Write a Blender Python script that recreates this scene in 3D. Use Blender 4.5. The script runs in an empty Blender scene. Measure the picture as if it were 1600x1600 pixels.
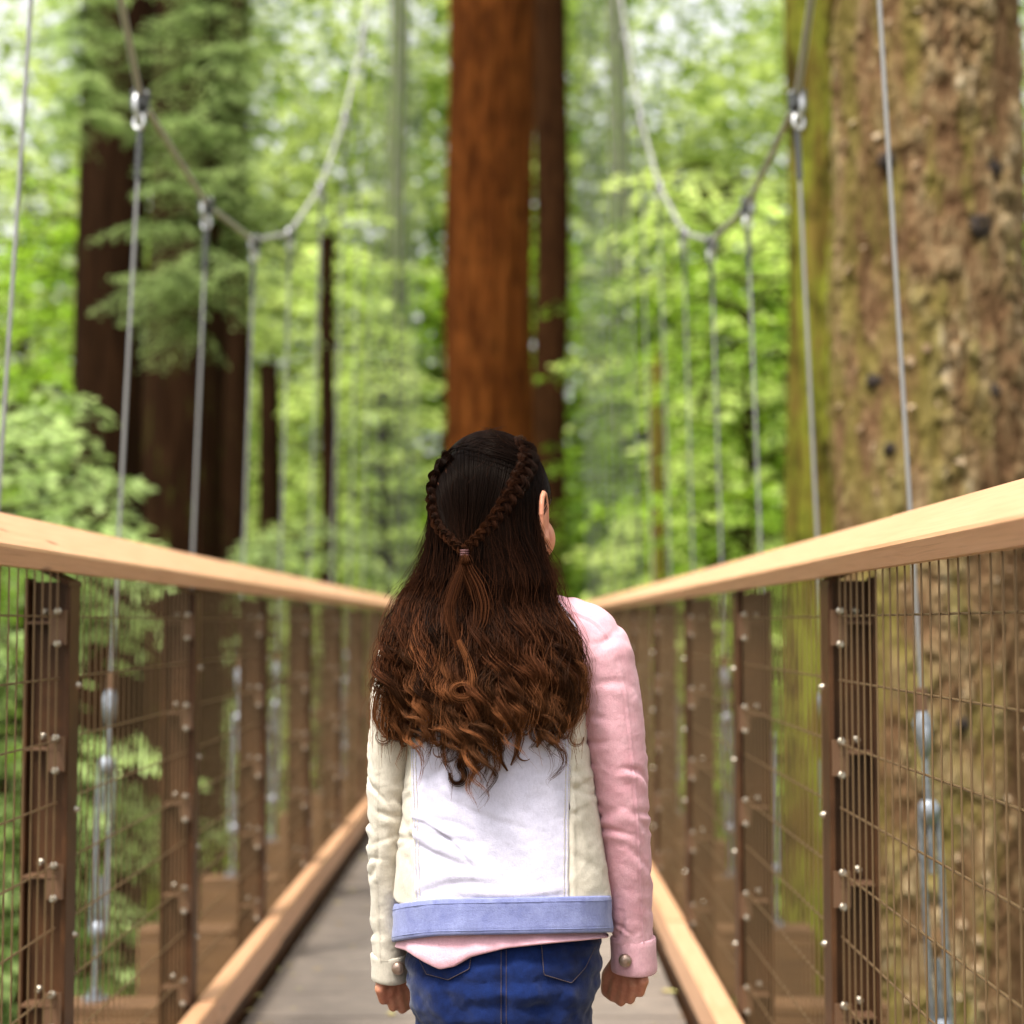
import bpy, bmesh, math, random
import numpy as np
from mathutils import Vector, Matrix
from mathutils.bvhtree import BVHTree
R = math.radians
SC = bpy.context.scene
COL = SC.collection
random.seed(7)

# ------------------------------------------------------------------ camera, sky, sun, exposure
F = 2800.0                       # focal length in photo pixels (photo 1600 wide)
PITCH = math.atan(175 / F)
CAM = Vector((0.125, 0.0, 1.05))
cd = bpy.data.cameras.new('camera')
cam = bpy.data.objects.new('camera', cd)
COL.objects.link(cam)
cam.location = CAM
cam.rotation_euler = (R(90) + PITCH, 0, 0)
cd.sensor_width = 36
cd.lens = 36 * F / 1600
cd.clip_start = 0.05
cd.clip_end = 1000
cd.dof.use_dof = True
cd.dof.focus_distance = 2.29
cd.dof.aperture_fstop = 3.5
SC.camera = cam

SUN_EL, SUN_AZ = 62, 215         # azimuth clockwise from +Y
w = bpy.data.worlds.new('World')
SC.world = w
w.use_nodes = True
nt = w.node_tree
nt.nodes.clear()
sky = nt.nodes.new('ShaderNodeTexSky')
sky.sky_type = 'NISHITA'
sky.sun_disc = False
sky.sun_elevation = R(SUN_EL)
sky.sun_rotation = R(SUN_AZ)
sky.dust_density = 4.0
sky.air_density = 1.0
hs = nt.nodes.new('ShaderNodeHueSaturation')
hs.inputs['Saturation'].default_value = 0.06
bg = nt.nodes.new('ShaderNodeBackground')
bg.inputs['Strength'].default_value = 0.15
wo = nt.nodes.new('ShaderNodeOutputWorld')
nt.links.new(sky.outputs[0], hs.inputs['Color'])
nt.links.new(hs.outputs[0], bg.inputs['Color'])
nt.links.new(bg.outputs[0], wo.inputs['Surface'])
sd = bpy.data.lights.new('sun', 'SUN')
sd.energy = 2.4
sd.angle = R(14)
sd.color = (1.0, 0.95, 0.86)
sun = bpy.data.objects.new('sun', sd)
COL.objects.link(sun)
sun.rotation_euler = (R(90 - SUN_EL), 0, R(180 - SUN_AZ))
SC.view_settings.view_transform = 'Standard'
SC.view_settings.look = 'None'
SC.view_settings.exposure = 1.3
SC.view_settings.gamma = 1
SC.render.engine = 'CYCLES'
cy = SC.cycles
cy.max_bounces = 7
cy.diffuse_bounces = 4
cy.glossy_bounces = 2
cy.transmission_bounces = 5
cy.transparent_max_bounces = 4
cy.use_denoising = True
cy.caustics_reflective = False
cy.caustics_refractive = False


# ------------------------------------------------------------------ helpers
def at(px, py, Y):
    """the world point at distance Y along the bridge whose image is photo pixel (px, py)"""
    a, b = (px - 800) / F, (800 - py) / F
    dx, dy, dz = a, math.cos(PITCH) - b * math.sin(PITCH), math.sin(PITCH) + b * math.cos(PITCH)
    s = Y / dy
    return Vector((CAM.x + dx * s, Y, CAM.z + dz * s))


def at_np(px, py, Y):
    a, b = (px - 800) / F, (800 - py) / F
    dy = math.cos(PITCH) - b * math.sin(PITCH)
    dz = math.sin(PITCH) + b * math.cos(PITCH)
    s = Y / dy
    return np.stack([CAM.x + a * s, Y + 0 * s, CAM.z + dz * s], -1)


def tag(o, label=None, cat=None, group=None, kind=None):
    if label: o['label'] = label
    if cat: o['category'] = cat
    if group: o['group'] = group
    if kind: o['kind'] = kind
    return o


def empty(name, loc=(0, 0, 0)):
    o = bpy.data.objects.new(name, None)
    o.empty_display_size = 0.1
    COL.objects.link(o)
    o.location = loc
    return o


def link(name, me, parent=None, loc=(0, 0, 0), world=False):
    o = bpy.data.objects.new(name, me)
    COL.objects.link(o)
    o.location = loc
    if parent is not None:
        o.parent = parent
        if world:      # mesh is in world coordinates: cancel the parent's translation
            p, t = parent, Vector((0, 0, 0))
            while p is not None:
                t += p.location
                p = p.parent
            o.location = -t
    return o


def mesh_np(name, V, Fq, mats, smooth=True, attrs=None, fmat=None):
    """fast mesh from arrays: V (n,3), Fq (m,3 or 4)"""
    V = np.asarray(V, np.float32); Fq = np.asarray(Fq, np.int32)
    me = bpy.data.meshes.new(name)
    k = Fq.shape[1]
    me.vertices.add(len(V)); me.vertices.foreach_set('co', V.ravel())
    me.loops.add(Fq.size); me.loops.foreach_set('vertex_index', Fq.ravel())
    me.polygons.add(len(Fq))
    me.polygons.foreach_set('loop_start', np.arange(0, Fq.size, k, dtype=np.int32))
    me.polygons.foreach_set('loop_total', np.full(len(Fq), k, np.int32))
    if not isinstance(mats, (list, tuple)): mats = [mats]
    for m in mats: me.materials.append(m)
    if fmat is not None: me.polygons.foreach_set('material_index', np.asarray(fmat, np.int32))
    me.polygons.foreach_set('use_smooth', np.full(len(Fq), smooth, bool))
    for an, av in (attrs or {}).items():
        a = me.attributes.new(an, 'FLOAT', 'POINT')
        a.data.foreach_set('value', np.asarray(av, np.float32).ravel())
    me.update(calc_edges=True)
    return me


class MB:
    """collects simple solids into one mesh"""
    def __init__(s):
        s.v, s.f, s.m, s.sm = [], [], [], []

    def add(s, vs, fs, mi=0, smooth=False):
        o = len(s.v)
        s.v += [tuple(v) for v in vs]
        for f in fs:
            s.f.append(tuple(i + o for i in f)); s.m.append(mi); s.sm.append(smooth)

    def box(s, x0, x1, y0, y1, z0, z1, mi=0, bev=0.0):
        if bev > 0:
            b = bmesh.new()
            bmesh.ops.create_cube(b, size=1, matrix=Matrix.Translation(((x0 + x1) / 2, (y0 + y1) / 2, (z0 + z1) / 2)) @ Matrix.Diagonal((x1 - x0, y1 - y0, z1 - z0, 1)))
            bmesh.ops.bevel(b, geom=b.edges[:], offset=bev, segments=2, affect='EDGES', profile=0.6)
            b.verts.index_update()
            s.add([v.co[:] for v in b.verts], [[v.index for v in f.verts] for f in b.faces], mi)
            b.free()
            return
        vs = [(x, y, z) for x in (x0, x1) for y in (y0, y1) for z in (z0, z1)]
        s.add(vs, [(0, 1, 3, 2), (4, 6, 7, 5), (0, 4, 5, 1), (2, 3, 7, 6), (0, 2, 6, 4), (1, 5, 7, 3)], mi)

    def tube(s, pts, r, n=8, mi=0, cap=True, smooth=True):
        pts = [Vector(p) for p in pts]
        rr = r if isinstance(r, (list, tuple)) else [r] * len(pts)
        o = []
        ref = None
        for i, p in enumerate(pts):
            t = (pts[min(i + 1, len(pts) - 1)] - pts[max(i - 1, 0)]).normalized()
            if ref is None:
                ref = Vector((0, 0, 1)) if abs(t.z) < 0.9 else Vector((1, 0, 0))
            a = t.cross(ref).normalized(); b = t.cross(a).normalized()
            ref = -b if (-b).length > 0 else ref
            ref = a.cross(t).normalized()
            for k in range(n):
                an = 2 * math.pi * k / n
                o.append(p + rr[i] * (math.cos(an) * a + math.sin(an) * b))
        fs = []
        for i in range(len(pts) - 1):
            for k in range(n):
                fs.append((i * n + k, i * n + (k + 1) % n, (i + 1) * n + (k + 1) % n, (i + 1) * n + k))
        s.add(o, fs, mi, smooth)
        if cap:
            s.add(o[:n], [tuple(range(n))[::-1]], mi); s.add(o[-n:], [tuple(range(n))], mi)

    def torus(s, c, ax, ay, Rm, r, n=16, k=8, mi=0):
        c = Vector(c); ax = Vector(ax); ay = Vector(ay); az = ax.cross(ay).normalized()
        vs, fs = [], []
        for i in range(n):
            a = 2 * math.pi * i / n
            d = math.cos(a) * ax + math.sin(a) * ay
            dn = d.normalized()
            for j in range(k):
                b = 2 * math.pi * j / k
                vs.append(c + d * Rm + r * (math.cos(b) * dn + math.sin(b) * az))
        for i in range(n):
            for j in range(k):
                fs.append((i * k + j, ((i + 1) % n) * k + j, ((i + 1) % n) * k + (j + 1) % k, i * k + (j + 1) % k))
        s.add(vs, fs, mi, True)

    def mesh(s, name, mats):
        me = bpy.data.meshes.new(name)
        me.from_pydata(s.v, [], s.f)
        if not isinstance(mats, (list, tuple)): mats = [mats]
        for m in mats: me.materials.append(m)
        me.polygons.foreach_set('material_index', s.m)
        me.polygons.foreach_set('use_smooth', s.sm)
        me.update()
        return me

    def obj(s, name, mats, parent=None, loc=(0, 0, 0), world=False):
        return link(name, s.mesh(name, mats), parent, loc, world)


def hsh(i, j, k, seed):
    n = (i.astype(np.int64) * 374761393 + j.astype(np.int64) * 668265263 + k.astype(np.int64) * 2147483647 + seed * 1274126177) & 0xffffffff
    n = ((n ^ (n >> 13)) * 1274126177) & 0xffffffff
    return ((n ^ (n >> 16)) & 0xffff) / 65535.0


def vnoise(P, seed=0):
    P = np.asarray(P, float)
    i = np.floor(P).astype(np.int64); f = P - i
    u = f * f * (3 - 2 * f)
    r = 0
    for a in (0, 1):
        for b in (0, 1):
            for c in (0, 1):
                wgt = (u[..., 0] if a else 1 - u[..., 0]) * (u[..., 1] if b else 1 - u[..., 1]) * (u[..., 2] if c else 1 - u[..., 2])
                r = r + wgt * hsh(i[..., 0] + a, i[..., 1] + b, i[..., 2] + c, seed)
    return r * 2 - 1


def fbm(P, oct=4, seed=0):
    P = np.asarray(P, float); r, a = 0, 0.55
    for o in range(oct):
        r = r + a * vnoise(P * 2 ** o, seed + o * 17); a *= 0.5
    return r


def worley2(u, v, seed, jit=0.9):
    """F1, F2, id-random on a 2-D cell grid (u wraps are the caller's business)"""
    iu, iv = np.floor(u).astype(int), np.floor(v).astype(int)
    f1 = np.full(u.shape, 9.0); f2 = f1.copy(); idr = np.zeros(u.shape)
    z = np.zeros_like(iu)
    for a in (-1, 0, 1):
        for b in (-1, 0, 1):
            cu, cv = iu + a, iv + b
            x = cu + 0.5 + jit * (hsh(cu, cv, z, seed) - 0.5); y = cv + 0.5 + jit * (hsh(cu, cv, z, seed + 5) - 0.5)
            d = np.hypot(u - x, v - y)
            near = d < f1
            f2 = np.where(near, f1, np.minimum(f2, d)); idr = np.where(near, hsh(cu, cv, z, seed + 9), idr); f1 = np.where(near, d, f1)
    return f1, f2, idr


def grid_faces(nr, nc, wrap=False):
    i = np.arange(nr - 1)[:, None]; j = np.arange(nc if wrap else nc - 1)[None, :]
    j2 = (j + 1) % nc
    return np.stack([i * nc + j, i * nc + j2, (i + 1) * nc + j2, (i + 1) * nc + j], -1).reshape(-1, 4)


def tubes_np(P, rad, k=3):
    """many tubes at once: P (S,N,3), rad (S,N) -> V, F"""
    S, N, _ = P.shape
    T = np.gradient(P, axis=1)
    T /= np.linalg.norm(T, axis=-1, keepdims=True) + 1e-9
    ref = np.broadcast_to(np.array([0.31, 0.93, 0.2]), T.shape)
    A = np.cross(T, ref); A /= np.linalg.norm(A, axis=-1, keepdims=True) + 1e-9
    B = np.cross(T, A)
    an = 2 * np.pi * np.arange(k) / k
    V = P[:, :, None, :] + rad[:, :, None, None] * (np.cos(an)[:, None] * A[:, :, None, :] + np.sin(an)[:, None] * B[:, :, None, :])
    V = V.reshape(-1, 3)
    s = np.arange(S)[:, None, None]; i = np.arange(N - 1)[None, :, None]; j = np.arange(k)[None, None, :]
    b = (s * N + i) * k; j2 = (j + 1) % k
    Fq = np.stack([b + j, b + j2, b + k + j2, b + k + j], -1).reshape(-1, 4)
    return V, Fq


# ------------------------------------------------------------------ materials
def mat(name, col, rough=0.6, metal=0.0, spec=0.4):
    m = bpy.data.materials.new(name)
    m.use_nodes = True
    b = m.node_tree.nodes['Principled BSDF']
    b.inputs['Base Color'].default_value = (*col, 1)
    b.inputs['Roughness'].default_value = rough
    b.inputs['Metallic'].default_value = metal
    b.inputs['Specular IOR Level'].default_value = spec
    return m


def N(m, t, **kw):
    n = m.node_tree.nodes.new(t)
    for k, v in kw.items():
        if k in n.inputs: n.inputs[k].default_value = v
        else: setattr(n, k, v)
    return n


def L(m, a, b):
    m.node_tree.links.new(a, b)


def ramp(m, fac, stops):
    n = N(m, 'ShaderNodeValToRGB')
    e = n.color_ramp.elements
    while len(e) < len(stops): e.new(0.5)
    for el, (p, c) in zip(e, stops):
        el.position = p; el.color = (*c, 1)
    L(m, fac, n.inputs[0])
    return n.outputs[0]


def noise(m, scale=(1, 1, 1), sc=5.0, detail=5.0, rough=0.55, coord='Object', dist=0.0):
    tc = N(m, 'ShaderNodeTexCoord')
    mp = N(m, 'ShaderNodeMapping')
    mp.inputs['Scale'].default_value = scale
    L(m, tc.outputs[coord], mp.inputs[0])
    n = N(m, 'ShaderNodeTexNoise')
    n.inputs['Scale'].default_value = sc; n.inputs['Detail'].default_value = detail
    n.inputs['Roughness'].default_value = rough; n.inputs['Distortion'].default_value = dist
    L(m, mp.outputs[0], n.inputs['Vector'])
    return n.outputs['Fac']


def bump(m, h, strength=0.3, dist=0.01):
    b = N(m, 'ShaderNodeBump')
    b.inputs['Strength'].default_value = strength; b.inputs['Distance'].default_value = dist
    L(m, h, b.inputs['Height'])
    L(m, b.outputs[0], m.node_tree.nodes['Principled BSDF'].inputs['Normal'])
    return b


def setcol(m, out):
    L(m, out, m.node_tree.nodes['Principled BSDF'].inputs['Base Color'])


def mixc(m, fac, a, b, mode='MIX'):
    n = N(m, 'ShaderNodeMix', data_type='RGBA', blend_type=mode)
    if isinstance(fac, (int, float)): n.inputs[0].default_value = fac
    else: L(m, fac, n.inputs[0])
    for s, v in ((6, a), (7, b)):
        if isinstance(v, tuple): n.inputs[s].default_value = (*v, 1)
        else: L(m, v, n.inputs[s])
    return n.outputs[2]


def attr(m, name):
    return N(m, 'ShaderNodeAttribute', attribute_name=name).outputs['Fac']


M = {}
m = M['cedar'] = mat('cedar', (.6, .3, .14), .42, 0, .7)
g1 = noise(m, (30, 1.2, 30), 4, 6, .6, dist=.6)
c = ramp(m, g1, [(.25, (.40, .19, .09)), (.5, (.54, .29, .155)), (.78, (.63, .37, .22))])
g2 = noise(m, (1, .6, 1), 2.2, 3)
c = mixc(m, g2, c, mixc(m, .35, c, (.80, .50, .30)))
oi = N(m, 'ShaderNodeObjectInfo').outputs['Random']
c = mixc(m, oi, c, mixc(m, .3, c, (.48, .23, .10))); g5 = noise(m, (60, .5, 60), 9, 4, .7)
c = mixc(m, ramp(m, g5, [(.33, (1, 1, 1)), (.45, (0, 0, 0))]), c, mixc(m, .55, c, (.30, .14, .06)))
tcv = N(m, 'ShaderNodeTexCoord'); mpv = N(m, 'ShaderNodeMapping'); mpv.inputs['Scale'].default_value = (7, 1.7, 7); L(m, tcv.outputs['Object'], mpv.inputs[0])
vo = N(m, 'ShaderNodeTexVoronoi'); vo.inputs['Scale'].default_value = 1.6; L(m, mpv.outputs[0], vo.inputs['Vector'])
c = mixc(m, ramp(m, vo.outputs['Distance'], [(.05, (1, 1, 1)), (.12, (0, 0, 0))]), c, (.22, .095, .04))
setcol(m, c); bump(m, g1, .3, .003)

m = M['deck'] = mat('deck_boards', (.25, .22, .2), .75)
g1 = noise(m, (1.5, 22, 10), 3, 6, .65)
g2 = noise(m, (1, 1, 1), 7, 6, .75)
tn = attr(m, 'tint')
c = ramp(m, g1, [(.3, (.165, .130, .102)), (.7, (.29, .240, .195))])
c = mixc(m, ramp(m, g2, [(.45, (0, 0, 0)), (.62, (1, 1, 1))]), mixc(m, .45, c, (.12, .10, .085)), c)
c = mixc(m, tn, mixc(m, .72, c, (.075, .058, .047)), c)
setcol(m, c); bump(m, g1, .3, .004)

m = M['beam'] = mat('stained_beam', (.20, .11, .05), .7)
g1 = noise(m, (2, 18, 18), 3, 5)
setcol(m, ramp(m, g1, [(.3, (.075, .034, .013)), (.7, (.17, .085, .033))])); bump(m, g1, .3, .004)

m = M['post'] = mat('brown_steel', (.085, .034, .014), .5, 0, .2)
g1 = noise(m, (1, 1, 1), 9, 5, .6)
setcol(m, ramp(m, g1, [(.3, (.034, .013, .005)), (.55, (.062, .026, .010)), (.8, (.12, .048, .018))]))
M['wire'] = mat('bronze_wire', (.19, .118, .060), .36, .5)
M['wire_clip'] = mat('bronze_strap', (.13, .068, .036), .45, .2)
M['bolt'] = mat('zinc_bolt', (.40, .35, .28), .42, .85)
M['steel'] = mat('galvanised_cable', (.24, .235, .23), .5, .4)
M['clampd'] = mat('dark_clamp', (.07, .07, .07), .4, .6)
M['clampl'] = mat('bright_clamp', (.55, .55, .55), .35, .8)
m = M['turn'] = mat('galvanised_turnbuckle', (.42, .46, .52), .42, .7)
g1 = noise(m, (1, 1, 1), 60, 3)
setcol(m, ramp(m, g1, [(.3, (.19, .205, .23)), (.7, (.34, .36, .39))]))
M['cablew'] = mat('main_rope', (.36, .345, .33), .45, .35)


def leafmat(name, a, b, trans=.5):
    m = mat(name, a, .5, 0, .08)
    nt = m.node_tree
    t = attr(m, 'tint')
    oi = N(m, 'ShaderNodeObjectInfo').outputs['Random']
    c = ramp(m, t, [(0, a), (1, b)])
    hs = N(m, 'ShaderNodeHueSaturation')
    mr = N(m, 'ShaderNodeMapRange'); mr.inputs[3].default_value = .8; mr.inputs[4].default_value = 1.2
    L(m, oi, mr.inputs[0]); L(m, mr.outputs[0], hs.inputs['Value']); L(m, c, hs.inputs['Color'])
    setcol(m, hs.outputs[0])
    tr = N(m, 'ShaderNodeBsdfTranslucent')
    br = N(m, 'ShaderNodeHueSaturation', Saturation=1.1, Value=1.35)
    L(m, hs.outputs[0], br.inputs['Color']); L(m, br.outputs[0], tr.inputs[0])
    mx = N(m, 'ShaderNodeMixShader'); mx.inputs[0].default_value = trans
    out = nt.nodes['Material Output']
    L(m, nt.nodes['Principled BSDF'].outputs[0], mx.inputs[1]); L(m, tr.outputs[0], mx.inputs[2]); L(m, mx.outputs[0], out.inputs[0])
    return m


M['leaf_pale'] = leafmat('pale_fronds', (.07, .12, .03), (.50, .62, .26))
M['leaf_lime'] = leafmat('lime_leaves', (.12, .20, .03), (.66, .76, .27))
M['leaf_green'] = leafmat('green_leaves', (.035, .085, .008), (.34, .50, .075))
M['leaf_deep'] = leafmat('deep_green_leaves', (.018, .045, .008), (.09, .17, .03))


def barkmat(name, lo, mid, hi, moss=None, mossy=0.0, fib=14.0, blotch=0.0):
    m = mat(name, mid, .9, 0, .03)
    g1 = noise(m, (fib, fib, 1.0), 1.3, 7, .65, dist=.4)
    g2 = noise(m, (1, 1, .5), 1.4, 4, .6)
    c = ramp(m, g1, [(.28, lo), (.52, mid), (.75, hi)])
    c = mixc(m, g2, c, mixc(m, .55, c, lo))
    if moss:
        g3 = noise(m, (4, 4, .9), 2.0, 6, .7)
        c = mixc(m, ramp(m, g3, [(.62 - mossy * .3, (0, 0, 0)), (.70 - mossy * .2, (1, 1, 1))]), c, mixc(m, g1, moss, tuple(x * .45 for x in moss)))
    if blotch:
        g4 = noise(m, (1, 1, .55), 5.5, 5, .68)
        c = mixc(m, ramp(m, g4, [(.36, (1, 1, 1)), (.50, (0, 0, 0))]), c, mixc(m, blotch, c, tuple(x * .5 for x in lo)))
    setcol(m, c)
    bump(m, g1, .7, .04)
    return m


M['redwood'] = barkmat('redwood_bark', (.016, .0045, .001), (.120, .034, .0065), (.24, .082, .018), fib=8, blotch=.5)
M['darkbark'] = barkmat('dark_bark', (.006, .003, .0012), (.022, .0095, .004), (.048, .021, .009))
M['midbark'] = barkmat('brown_bark', (.006, .0026, .001), (.021, .009, .0036), (.044, .021, .009), (.06, .06, .012), .12)
M['brownbark'] = barkmat('chestnut_bark', (.011, .004, .0015), (.036, .014, .0045), (.07, .031, .011), blotch=.5)
M['palebark'] = barkmat('pale_bark', (.06, .065, .035), (.14, .15, .08), (.22, .23, .13), (.14, .19, .05), .6, blotch=.6)
M['mossbark'] = barkmat('mossy_bark', (.022, .013, .004), (.125, .085, .018), (.22, .155, .036), (.21, .225, .026), .6, fib=9, blotch=.85)
m = M['firbark'] = mat('fir_bark', (.2, .14, .08), .9, 0, .05)
pid, gap_shade, mo = attr(m, 'plate'), attr(m, 'gap_shade'), attr(m, 'moss')
c = ramp(m, pid, [(0, (.065, .032, .015)), (.24, (.135, .074, .036)), (.42, (.175, .110, .055)), (.56, (.225, .155, .080)), (.8, (.30, .22, .125)), (1, (.50, .40, .27))])
g1 = noise(m, (1, 1, .7), 38, 6, .7)
c = mixc(m, ramp(m, g1, [(.3, (0, 0, 0)), (.7, (1, 1, 1))]), mixc(m, .5, c, (.10, .06, .03)), c)
g2 = noise(m, (1, 1, .6), 9, 5, .65)
c = mixc(m, mo, c, mixc(m, g2, (.07, .065, .012), (.20, .18, .036)))
c = mixc(m, gap_shade, c, (.026, .013, .006))  # shade in the cracks between plates, put into the colour
setcol(m, c); bump(m, g1, .5, .012)
M['knot'] = mat('branch_scar', (.02, .012, .008), .9)

m = M['floor'] = mat('forest_floor', (.05, .06, .02), .95, 0, .1)
g1 = noise(m, (1, 1, 1), .5, 8, .7)
setcol(m, ramp(m, g1, [(.3, (.03, .022, .012)), (.5, (.06, .075, .018)), (.7, (.10, .13, .03))]))

m = M['skin'] = mat('skin', (.58, .29, .19), .5, 0, .4)
setcol(m, ramp(m, noise(m, (1, 1, 1), 55, 5, .65), [(.32, (.37, .13, .075)), (.55, (.47, .195, .115)), (.75, (.54, .25, .155))]))
bump(m, noise(m, (1, 1, 1), 260, 3), .25, .002)
b = m.node_tree.nodes['Principled BSDF']
b.inputs['Subsurface Weight'].default_value = .15
b.inputs['Subsurface Radius'].default_value = (.01, .004, .002)
b.inputs['Subsurface Scale'].default_value = .6


def cloth(name, a, b2, weave=900, rough=.85, blotch=9):
    m = mat(name, a, rough, 0, .08)
    g2 = noise(m, (1, 1, 1), blotch, 5, .6)
    g1 = noise(m, (1, 1, .6), weave, 2, .5)
    g3 = noise(m, (1, 1, 1), 70, 4, .6)
    gw = noise(m, (1, 1, .45), 420, 3, .7)
    cc = mixc(m, .4, ramp(m, g2, [(.3, a), (.7, b2)]), ramp(m, g3, [(.3, a), (.7, b2)]))
    dk = tuple(x * .62 for x in a)
    setcol(m, mixc(m, ramp(m, gw, [(.30, (.26, .26, .26)), (.58, (0, 0, 0))]), cc, dk))
    ad = N(m, 'ShaderNodeMath', operation='ADD')
    mu = N(m, 'ShaderNodeMath', operation='MULTIPLY'); mu.inputs[1].default_value = .9
    L(m, g1, mu.inputs[0]); L(m, mu.outputs[0], ad.inputs[0]); L(m, g3, ad.inputs[1])
    bump(m, ad.outputs[0], .26, .003)
    nt = m.node_tree
    nt.nodes['Principled BSDF'].inputs['Sheen Weight'].default_value = .15
    return m


M['white'] = cloth('lilac_white_denim', (.49, .465, .575), (.56, .535, .64))
M['cream'] = cloth('cream_denim', (.49, .435, .35), (.61, .555, .465))
M['pink'] = cloth('pink_denim', (.60, .29, .335), (.70, .42, .465))
M['blueband'] = cloth('light_blue_denim', (.135, .15, .32), (.25, .275, .47), blotch=30)
M['shirt'] = cloth('pink_jersey', (.66, .36, .42), (.72, .43, .49))
M['jeans'] = cloth('blue_jeans', (.0011, .0034, .023), (.0055, .020, .105), blotch=7)
M['thread'] = mat('tan_thread', (.085, .06, .06), .8)
M['shoe'] = mat('white_shoe', (.7, .7, .7), .5)
M['button'] = mat('brass_button', (.35, .25, .20), .35, .8)
M['tie'] = mat('dusky_elastic', (.07, .022, .022), .7)
M['eye'] = mat('eye_white', (.7, .7, .68), .2)
m = M['hair'] = mat('brown_hair', (.03, .015, .01), .30, 0, .03)
t, rn = attr(m, 't'), attr(m, 'rnd')
c1 = ramp(m, t, [(0, (.0012, .0007, .0006)), (.32, (.0032, .0015, .0010)), (.52, (.011, .0045, .0026)), (.76, (.034, .0130, .0062)), (1, (.088, .036, .0155))])
c = mixc(m, rn, mixc(m, .5, c1, (.003, .002, .0015)), mixc(m, 1.0, c1, (2.6, 2.3, 2.0), 'MULTIPLY'))
setcol(m, c)
m.node_tree.nodes['Principled BSDF'].inputs['Specular Tint'].default_value = (1, .8, .65, 1)

# ------------------------------------------------------------------ ground
gr = np.linspace(-420, 420, 150)
X, Yg = np.meshgrid(gr, gr)
Z = -13 + 1.6 * fbm(np.stack([X * .05, Yg * .05, 0 * X], -1), 3, 3)
o = link('forest_floor', mesh_np('forest_floor', np.stack([X, Yg, Z], -1).reshape(-1, 3), grid_faces(150, 150), M['floor']))
tag(o, 'brown and green forest floor far below the bridge', 'ground', kind='structure')


def floor_z(x, y):
    return float(-13 + 1.6 * fbm(np.array([[x * .05, y * .05, 0.0]]), 3, 3)[0])


# ------------------------------------------------------------------ the bridge
PITCH_Y, Y0 = 1.24, 3.12
POSTS = [Y0 + PITCH_Y * k for k in range(-5, 17)]
END = POSTS[-1]
HALF = .584
bridge = empty('footbridge', (0, 0, -.04))
tag(bridge, 'timber decked suspension footbridge the girl walks on, with grey boards', 'footbridge')
V, Fq, tint = [], [], []
y = POSTS[0]; k = 0
rng = np.random.default_rng(3)
db = MB(); tints = []
while y < END:
    wd = .295
    n0 = len(db.v)
    db.box(-HALF, HALF, y + .003, y + wd - (.020 if k % 3 == 2 else .005), -.036, rng.uniform(-.002, .0015), bev=.003)
    if k % 3 == 0: gt = rng.uniform(.15, .85)
    tints += [min(1, max(0, gt + rng.uniform(-.25, .25)))] * (len(db.v) - n0)
    y += wd; k += 1
me = db.mesh('deck', M['deck'])
a = me.attributes.new('tint', 'FLOAT', 'POINT'); a.data.foreach_set('value', np.array(tints, np.float32))
link('deck', me, bridge, world=True)
b = MB(); b.box(-1.17, 1.17, -.07, .07, -.235, -.04, bev=.006)
# outboard ends stand up to deck height
for s in (-1, 1):
    b.box(min(s * .84, s * 1.17), max(s * .84, s * 1.17), -.067, .067, -.038, -.004, bev=.006)
beam_me = b.mesh('crossbeam', M['beam'])
HANG = [3.86 + PITCH_Y * n for n in range(-4, 15)]
for yy in HANG:
    if yy < END: link('crossbeam', beam_me, bridge, (0, yy, .04))
for s in (-1, 1):
    b = MB(); b.box(min(s * .604, s * .613), max(s * .604, s * .613), POSTS[0], END, -.16, .058)  # added strip closing the gap under the kick boards, standing in for shade
    b.obj('shade_strip', M['post'], bridge, world=True)
    b = MB(); b.box(s * .42 - .06, s * .42 + .06, POSTS[0], END, -.44, -.237)
    b.obj('stringer', M['beam'], bridge, world=True)
b = MB(); b.box(-2.4, 1.8, END + .01, END + 3.6, -.20, -.004, bev=.01)
b.obj('landing', M['beam'], bridge, world=True)


lit = MB(); rngl = np.random.default_rng(8)
for i in range(260):
    x, yy = rngl.uniform(-.58, .58), rngl.uniform(.5, 14)
    if rngl.uniform() < .5: x = math.copysign(.59 - abs(rngl.normal(0, .07)), x)
    a = rngl.uniform(0, 6.28); ln, wd = rngl.uniform(.006, .022), rngl.uniform(.0015, .008)
    if i < 3: x, yy, ln, wd = [(.575, 5.2, .03, .016), (-.2, 4.9, .02, .012), (.1, 6.3, .018, .012)][i]
    ca, sa = math.cos(a), math.sin(a)
    vs = [(x + ca * u * ln - sa * v * wd, yy + sa * u * ln + ca * v * wd, .0022 + h) for u, v, h in ((-1, 0, .001), (0, -1, .0005), (1, 0, .003), (0, 1, .002))]
    lit.add(vs + [(p[0], p[1], p[2] + .0006) for p in vs], [(3, 2, 1, 0), (4, 5, 6, 7), (0, 1, 5, 4), (1, 2, 6, 5), (2, 3, 7, 6), (3, 0, 4, 7)])
ml = mat('dry_needles', (.30, .2, .07), .8)
setcol(ml, ramp(ml, noise(ml, (1, 1, 1), 6, 1), [(.35, (.16, .09, .04)), (.5, (.36, .27, .10)), (.65, (.42, .42, .14))]))
tag(lit.obj('fallen_leaves', ml), 'scattered dry needles and small leaves on the grey deck boards', 'leaves', kind='stuff')


def board_mesh(prof, y0, y1, me_name, m):
    """extrude an (x,z) profile along y, ends slightly chamfered"""
    b = MB(); n = len(prof)
    vs = [(x, y0, z) for x, z in prof] + [(x, y1, z) for x, z in prof]
    fs = [(i, (i + 1) % n, (i + 1) % n + n, i + n) for i in range(n)] + [tuple(range(n))[::-1], tuple(range(n, 2 * n))]
    b.add(vs, fs)
    return b.mesh(me_name, m)


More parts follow.
